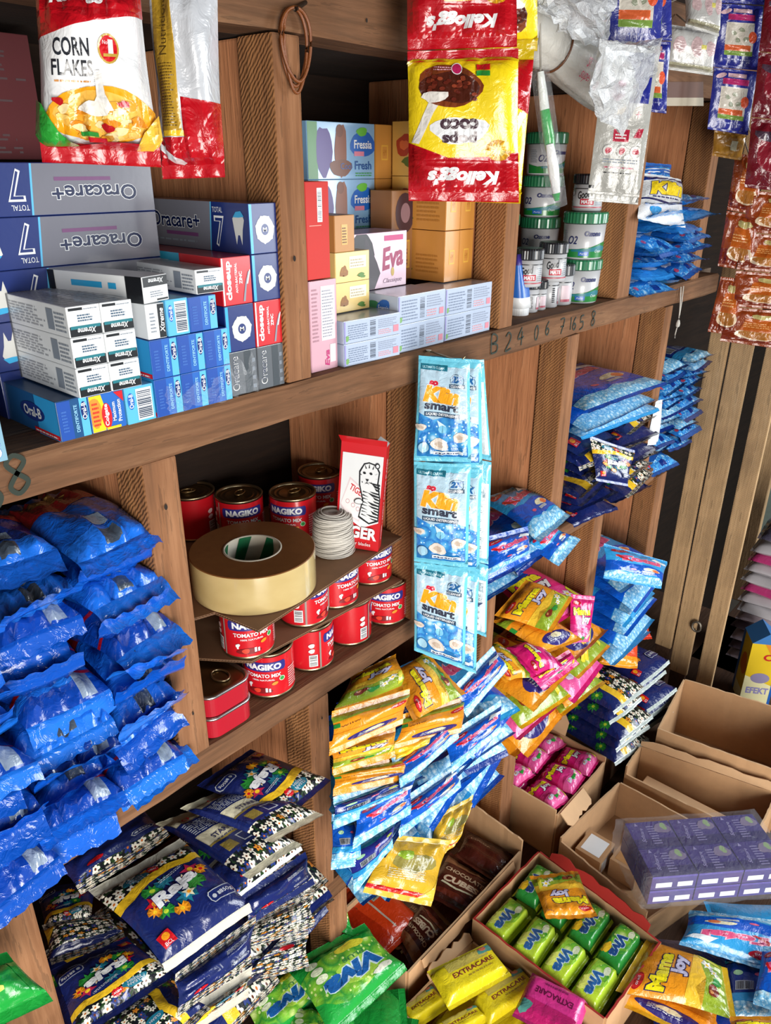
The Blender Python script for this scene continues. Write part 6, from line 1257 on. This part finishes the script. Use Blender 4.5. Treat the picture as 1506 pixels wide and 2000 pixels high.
# seasoning strips
NVS = f_('#232a86'); SE = D(80, 100, NVS).rect(16, 18, 66, 74, f_('#d9d2c6')).rect(16, 18, 66, 26, f_('#7f9f4a')).rect(16, 26, 62, 36, f_('#d9663a')).ell(64, 50, 8, 10, f_('#d9542f')).rect(18, 78, 66, 88, f_('#b3306a')).ell(14, 92, 10, 4, f_('#d9b5bd'), 14, 20).rect(26, 90, 60, 97, f_('#d9b5bd')).lines(16, 10, 66, 15, 1, f_('#7a80b8'))
for x, y in ((30, 56), (44, 62), (38, 44), (52, 46)): SE.blob(x, y, 5, 4, f_(('#8a8f7a', '#b35a4a')[x % 2]), 10, x, .3)
strip('seasoning_strip', 'navy seasoning sachet strip with food pictures, hanging beside the brown sachets', 'sachet strip', [[(1412, -110), (1512, -112), (1492, 10), (1404, 5)], [(1404, 7), (1492, 12), (1480, 138), (1394, 130)], [(1394, 132), (1480, 140), (1461, 264), (1382, 252)]], .58, TOC, .008, NVS, SE, None, NVS, 'navy seasoning strips', 0, 'sachet', .004, (1440, 120), 740, 1.0)
strip('seasoning_strip', 'navy seasoning strip seen behind the white-backed strip near the clear bag', 'sachet strip', [[(1196, -80), (1312, -80), (1312, 80), (1196, 78)], [(1240, 80), (1310, 82), (1302, 222), (1240, 215)]], .60, TOC, .008, NVS, SE, None, NVS, 'navy seasoning strips', 0, 'sachet', .004, (1260, 60), 745, 1.0)
WHP = f_('#a8a8a3'); WB = D(100, 180, WHP).rect(20, 118, 92, 180, NVS).star(40, 114, 4, 12, 10, YL).blob(54, 100, 5, 4, BK, 10, 3, .4).blob(38, 96, 3, 2, BK, 10, 3, .4).rect(34, 68, 64, 84, f_('#b3233f')).lines(38, 72, 60, 80, 2, WH).poly([(72, 74), (86, 74), (90, 86), (80, 86)], f_('#b3233f')).star(76, 104, 1, 6, 4, f_('#c9506a')).lines(20, 40, 90, 47, 2, GREY).lines(24, 33, 84, 37, 1, f_('#b3506a')).lines(24, 26, 80, 29, 1, BK).rect(0, 4, 10, 8, BK).rect(6, 170, 14, 173, BK)
for x in (28, 54, 80): WB.ell(x, 56, 11, 8, f_('#9a9a98')).ell(x, 56, 10, 7, f_('#cfcfcb')).blob(x, 56, 6, 4.5, f_('#b3233f'), 10, x, .3)
strip('white_backed_strip', 'white-backed seasoning strip hanging below the clear bag, red symbols printed on it', 'sachet strip', [[(1204, -170), (1302, -170), (1290, 30), (1192, 30)], [(1170, 190), (1274, 196), (1248, 386), (1148, 380)]], .56, TOC, .006, [NVS, WHP], [SE, WB], None, WHP, None, 0, 'sachet', .004, (1220, 250), 750, .8) if False else strip('white_backed_strip', 'white-backed seasoning strip hanging below the clear bag, red symbols printed on it', 'sachet strip', [[(1192, -110), (1303, -112), (1290, 96), (1182, 92)], [(1182, 94), (1290, 98), (1248, 386), (1148, 378)]], .56, TOC, .006, [NVS, WHP], [SE, WB], None, WHP, None, 0, 'sachet', .004, (1220, 250), 750, .8)
wq = [on(*p, at(1198, 380, y=.575), TOC) for p in vis((1190, 60), (1284, 64), (1246, 400), (1150, 392))]
wp_ = P('pale lower edge of another strip behind the white-backed one', wq, .005, WHP, None, None, 'white_backed_strip', None, seal=.003); hang(wp_, (wq[2] + wq[3]) / 2, Vector((wq[2].x, .648, 1.72)))
# coffee and maroon sachets at the right edge
CFS = f_('#8f3c14', .2, .5); MRS = f_('#6b1220', .2, .5)
CS = D(80, 80, CFS).rect(0, 0, 80, 26, f_('#7a2a10')).blob(44, 22, 28, 16, f_('#d8bfa0'), 18, 3, .1).blob(44, 22, 24, 12, f_('#a86a2a'), 18, 5, .15).poly([(20, 30), (70, 30), (64, 62), (26, 62)], f_('#b85a1c')).blob(50, 68, 16, 7, f_('#b8a86a'), 14, 4, .4).lines(24, 40, 62, 54, 3, f_('#d99a5a'))
MS = D(80, 100, MRS).blob(40, 50, 26, 30, f_('#8a2030'), 16, 4, .3).blob(56, 24, 16, 14, f_('#9aa83a'), 12, 6, .4).blob(30, 80, 20, 10, f_('#4f3a4a'), 12, 8, .4).blob(50, 64, 10, 8, f_('#b8a0b0'), 10, 9, .4)
strip('coffee_strip', 'front strip of shiny brown coffee sachets at the right photo edge', 'sachet strip', [[(1462, 372), (1560, 380), (1556, 462), (1452, 452)], [(1452, 454), (1556, 464), (1548, 536), (1438, 526)], [(1438, 528), (1548, 538), (1540, 606), (1424, 598)], [(1424, 600), (1540, 608), (1530, 682), (1406, 666)]], .52, (-.9, -.43, 0), .012, CFS, CS, None, CFS, 'brown coffee sachet strips', 0, 'sachet', .006, (1480, 500), 760, 2.2)
strip('coffee_strip', 'rear strip of brown coffee sachets showing as a narrow edge beside the front one', 'sachet strip', [[(1436, 300), (1490, 305), (1480, 420), (1420, 410)], [(1420, 412), (1480, 422), (1470, 530), (1402, 520)], [(1408, 540), (1450, 545), (1440, 656), (1382, 648)]], .555, (-.9, -.43, 0), .012, CFS, CS, None, CFS, 'brown coffee sachet strips', 0, 'sachet', .006, (1440, 500), 770, 2.2)
strip('maroon_strip', 'strip of dark maroon sachets at the upper right corner above the coffee sachets', 'sachet strip', [[(1496, -20), (1590, -15), (1580, 110), (1482, 100)], [(1482, 102), (1580, 112), (1570, 240), (1468, 228)], [(1468, 230), (1570, 242), (1560, 378), (1454, 366)]], .50, (-.9, -.43, 0), .012, MRS, MS, None, MRS, None, 0, 'sachet', .006, (1510, 200), 780, 2.2)
P('small gold sachet below the navy seasoning strip', [on(*p, at(1420, 284, y=.60), TOC) for p in vis((1396, 254), (1456, 262), (1450, 314), (1390, 304))], .01, f_('#a8762a'), D(60, 50, f_('#a8762a')).rect(34, 14, 46, 36, CRM), None, 'gold_sachet', None, seal=.004)
# white packs hanging above the end compartment
WPK = f_('#bdbdbb'); WP = D(100, 90, WPK).rect(4, 0, 96, 10, f_('#a8a58a')).blob(24, 50, 12, 20, f_('#c9aeb0'), 14, 3, .2).blob(58, 50, 12, 22, f_('#c9aeb0'), 14, 5, .2).blob(86, 50, 10, 18, f_('#c9aeb0'), 14, 7, .2).rect(66, 46, 76, 56, f_('#d8cf6a'))
for pts, y, lab in ((((1300, 46), (1404, 62), (1392, 148), (1292, 134)), .605, 'lower of two white packs with pinkish pictures hanging above the end compartment'), (((1338, -30), (1412, -25), (1404, 72), (1338, 52)), .575, 'upper white pack with pinkish pictures beside the navy strip')):
    wq = [on(*p, at(1350, 80, y=y), TOC) for p in vis(*pts)]
    wp_ = P(lab, wq, .03, WPK, WP, None, 'white_pack', 'white hanging packs', pr=(8, .35, 8, .35), seal=.004, puck=.6); hang(wp_, (wq[2] + wq[3]) / 2, Vector((wq[2].x, .648, 1.78)))
lb = MB(); ql = [Vector((v.x, FY - .0018, v.z)) - Vector(shelf.location) for v in (at(1292, 207, y=FY), at(1372, 207, y=FY), at(1372, 160, y=FY), at(1292, 160, y=FY))]
lb.grid(quad4(*ql), card('#5a3a2e', .6)); lb.print(D(80, 46, card('#5a3a2e', .6)).rect(0, 0, 80, 16, card('#a89c88', .6)), quad4(*ql)); lb.build('paper_label', shelf, smooth=False)
# toothbrush in its blister
tb = at(1066, 270, y=.555); o = empty('toothbrush_pack', tb, 'green and white toothbrush hanging in its clear pack beside the cereal strip', 'toothbrush')
bp = [on(*p, tb, TOC) - tb for p in ((1056, 140), (1062, 200), (1072, 270), (1080, 330), (1088, 392))]
bm = bmesh.new(); bm_tube(bm, [bp[0], bp[0].lerp(bp[1], .6), bp[1].lerp(bp[2], .2)], [.004, .0055, .006], 10); bm_obj('handle', bm, f_('#dfe6e6'), o, smooth=True)
bm = bmesh.new(); bm_tube(bm, [bp[1].lerp(bp[2], .2), bp[2], bp[2].lerp(bp[3], .5)], [.006, .0072, .0055], 10); bm_obj('grip', bm, f_('#1f9a45'), o, smooth=True)
nT = Vector((-.8, -.6, 0)); bm = bmesh.new(); bm_tube(bm, [bp[2].lerp(bp[3], .2) + nT * .004, bp[3] + nT * .006, bp[4].lerp(bp[3], .25) + nT * .005], [.005, .0072, .005], 10); bm_obj('bristle_head', bm, WH, o, smooth=True)
bm = bmesh.new(); bm_tube(bm, [bp[4].lerp(bp[3], .25), bp[4]], [.0055, .003], 8); bm_obj('tip', bm, f_('#1f9a45'), o, smooth=True)
c8 = [on(*p, tb + nT * -.006, TOC) - tb for p in ((1074, 408), (1102, 396), (1066, 132), (1040, 142))]; c8 = [c8[0], c8[1], c8[2], c8[3]]
film_wrap(c8[::1] + [p + nT * .02 for p in c8], 'clear_blister', o, CLEAR, 8, .001, 8)
hang(o, tb + bp[0], tb + bp[0] + Vector((0, .02, .16)))
# bag of straws with a rubber band and crumpled clear film
sb = at(1100, 110, y=.53); s0, s1 = at(1000, 36, y=.605), at(1200, 172, y=.585)
ax = (s1 - s0).normalized(); o = empty('straw_bag', sb, 'bag of white drinking straws bound with a rubber band, hanging by the toothbrush', 'bag')
up = Vector((0, 0, 1)); e1 = ax.cross(up).normalized(); e2 = e1.cross(ax)
PAPER = f_('#cfcdc6', .4, .3, 0, .2)
bm = bmesh.new(); rings = []; rg = random.Random(9); n = 40
for k in range(15):
    t = k / 14; c = s0.lerp(s1, t) - sb; rr = .036 * (1 - .22 * math.exp(-((t - .36) / .10) ** 2)) * (1 + .05 * math.sin(t * 9))
    rings.append([bm.verts.new(c + (e1 * math.cos(a) * .95 + e2 * math.sin(a)) * rr * (1 + .035 * math.sin(a * 9 + t * 2) + .02 * math.sin(a * 17))) for a in (2 * math.pi * j / n for j in range(n))])
for p, q in zip(rings, rings[1:]):
    for j in range(n): bm.faces.new((p[j], p[(j + 1) % n], q[(j + 1) % n], q[j]))
bm.faces.new(rings[0][::-1]); bm.faces.new(rings[-1]); bmesh.ops.recalc_face_normals(bm, faces=bm.faces[:]); bm_obj('straw_bundle', bm, PAPER, o, smooth=True)
c = s0.lerp(s1, .36) - sb; bm = bmesh.new(); bm_tube(bm, [c + (e1 * math.cos(a) * .95 + e2 * math.sin(a)) * .0305 for a in (2 * math.pi * j / 30 for j in range(31))], .0016, 6, False); bm_obj('rubber_band', bm, f_('#6b3f22'), o, smooth=True)
mb = MB(); SP_ = D(120, 40, PAPER).text('straws', 30, 26, 9, f_('#c94a6a'), 30).text('super', 26, 14, 8, f_('#c94a6a'), 24).rect(50, 10, 58, 17, f_('#c94a6a')).blob(100, 20, 14, 10, f_('#b85a7a'), 12, 3, .4)
nf = (CAM - sb).normalized(); nf = (nf - ax * nf.dot(ax)).normalized(); sd = ax.cross(nf)
Pt = np.array([[tuple(s0.lerp(s1, .42 + .5 * i / 10) - sb + (nf * math.cos(a) + sd * -math.sin(a) * 1) * .0385) for i in range(11)] for a in (-.8 + 1.6 * j / 8 for j in range(9))]); mb.print(SP_, Pt, off=.0005); mb.build('printed_text', o)
def crumple(name, parent, pts, m, seed, cuts=2, amp=.006):
    bm = bmesh.new()
    for p in pts: bm.verts.new(Vector(p))
    bmesh.ops.convex_hull(bm, input=bm.verts[:]); bmesh.ops.triangulate(bm, faces=bm.faces[:]); rg = random.Random(seed)
    for _ in range(cuts):
        bmesh.ops.subdivide_edges(bm, edges=bm.edges[:], cuts=1, use_grid_fill=True); bmesh.ops.triangulate(bm, faces=bm.faces[:])
        for v in bm.verts: v.co += Vector((rg.uniform(-1, 1), rg.uniform(-1, 1), rg.uniform(-1, 1))) * amp
        amp *= .55
    return bm_obj(name, bm, m, parent, smooth=False)
H_ = lambda px, py, y: at(px, py, y=y) - sb
crumple('clear_bag_end', o, [H_(1160, 70, .50), H_(1282, 84, .50), H_(1278, 160, .50), H_(1244, 206, .505), H_(1216, 252, .505), H_(1204, 250, .51), H_(1188, 205, .50), H_(1150, 190, .50), H_(1160, 84, .56), H_(1270, 100, .56), H_(1225, 190, .55), H_(1220, 130, .485)], MILK, 4, 3, .008)
crumple('clear_bag_end', o, [H_(1030, -40, .53), H_(1192, -40, .53), H_(1190, 30, .53), H_(1178, 84, .53), H_(1110, 62, .53), H_(1052, 34, .53), H_(1050, -20, .57), H_(1185, -20, .58), H_(1170, 60, .57), H_(1110, 10, .515)], MILK, 7, 3, .008)
# rubber bands on a nail
np_ = at(566, 22, y=FY); o = empty('rubber_band_loop', np_, 'bunch of brown rubber bands hanging on a nail at the top beam', 'rubber band')
RB = f_('#7a431c', .5, .2, 0, .1)
for k, (w, h, ph) in enumerate(((.017, .033, 0), (.0145, .036, .3), (.019, .031, -.3))):
    bm = bmesh.new(); bm_tube(bm, [(-.002 + w * math.cos(a) + .002 * math.sin(2 * a + ph), -.006 - .0022 * k, -h + .002 + h * math.sin(a)) for a in (2 * math.pi * j / 36 for j in range(37))], .0017, 6, False); bm_obj('rubber_band', bm, RB, o, smooth=True)
bm = bmesh.new(); bm_tube(bm, [(-.004, -.012, .0), (.012, -.004, .006), (.022, .001, .010)], .0022, 8); bm_obj('bent_nail', bm, metal('#4a4038', .5), o, smooth=True)
# knotted cord under the middle beam at its right end
kc = at(1327, 588, y=.645); o = empty('knotted_cord', kc, 'thin knotted cord dangling from the right end of the middle beam', 'cord')
bm = bmesh.new(); bm_tube(bm, [(-.004, .0, .03), (-.002, -.003, 0), (.0, -.004, -.02), (.002, -.004, -.036)], .0012, 6); bm_tube(bm, [(.01, .0, .03), (.006, -.003, 0), (.003, -.004, -.03)], .0012, 6); bm_obj('cord', bm, STR, o, smooth=True)
bm = bmesh.new(); bm_lathe(bm, [(0, -.012), (.004, -.008), (.0045, -.002), (.003, .004), (0, .008)], 10, c=(.002, -.004, -.045)); bm_tube(bm, [(.0, -.004, -.056), (-.004, -.004, -.07), (-.002, -.004, -.078)], .0012, 6); bm_obj('knot', bm, STR, o, smooth=True)
# torn clear wrapping at the toothpaste cartons
tf = Vector((.487, .640, 1.3205)); o = empty('torn_film', tf, 'torn clear plastic wrapping hanging loose at the blue toothpaste ends', 'plastic film')
rg = random.Random(12)
for nm, x0, x1, z0, z1 in (('film_flap', -.085, -.012, .003, .028), ('film_flap', -.012, .03, .004, .045)):
    bm = bmesh.new(); nx, nz = 12, 8; gr = [[bm.verts.new((x0 + (x1 - x0) * i / nx + rg.uniform(-.002, .002), .010 - .012 * (1 - j / nz) * (.5 + .5 * math.sin(i * .8)) - .003 * rg.random(), z0 + (z1 - z0) * j / nz * (.75 + .25 * math.sin(i * 1.3)) + rg.uniform(-.0015, .0015))) for i in range(nx + 1)] for j in range(nz + 1)]
    for j in range(nz):
        for i in range(nx): bm.faces.new((gr[j][i], gr[j][i + 1], gr[j + 1][i + 1], gr[j + 1][i]))
    bm_obj(nm, bm, CLEAR, o)
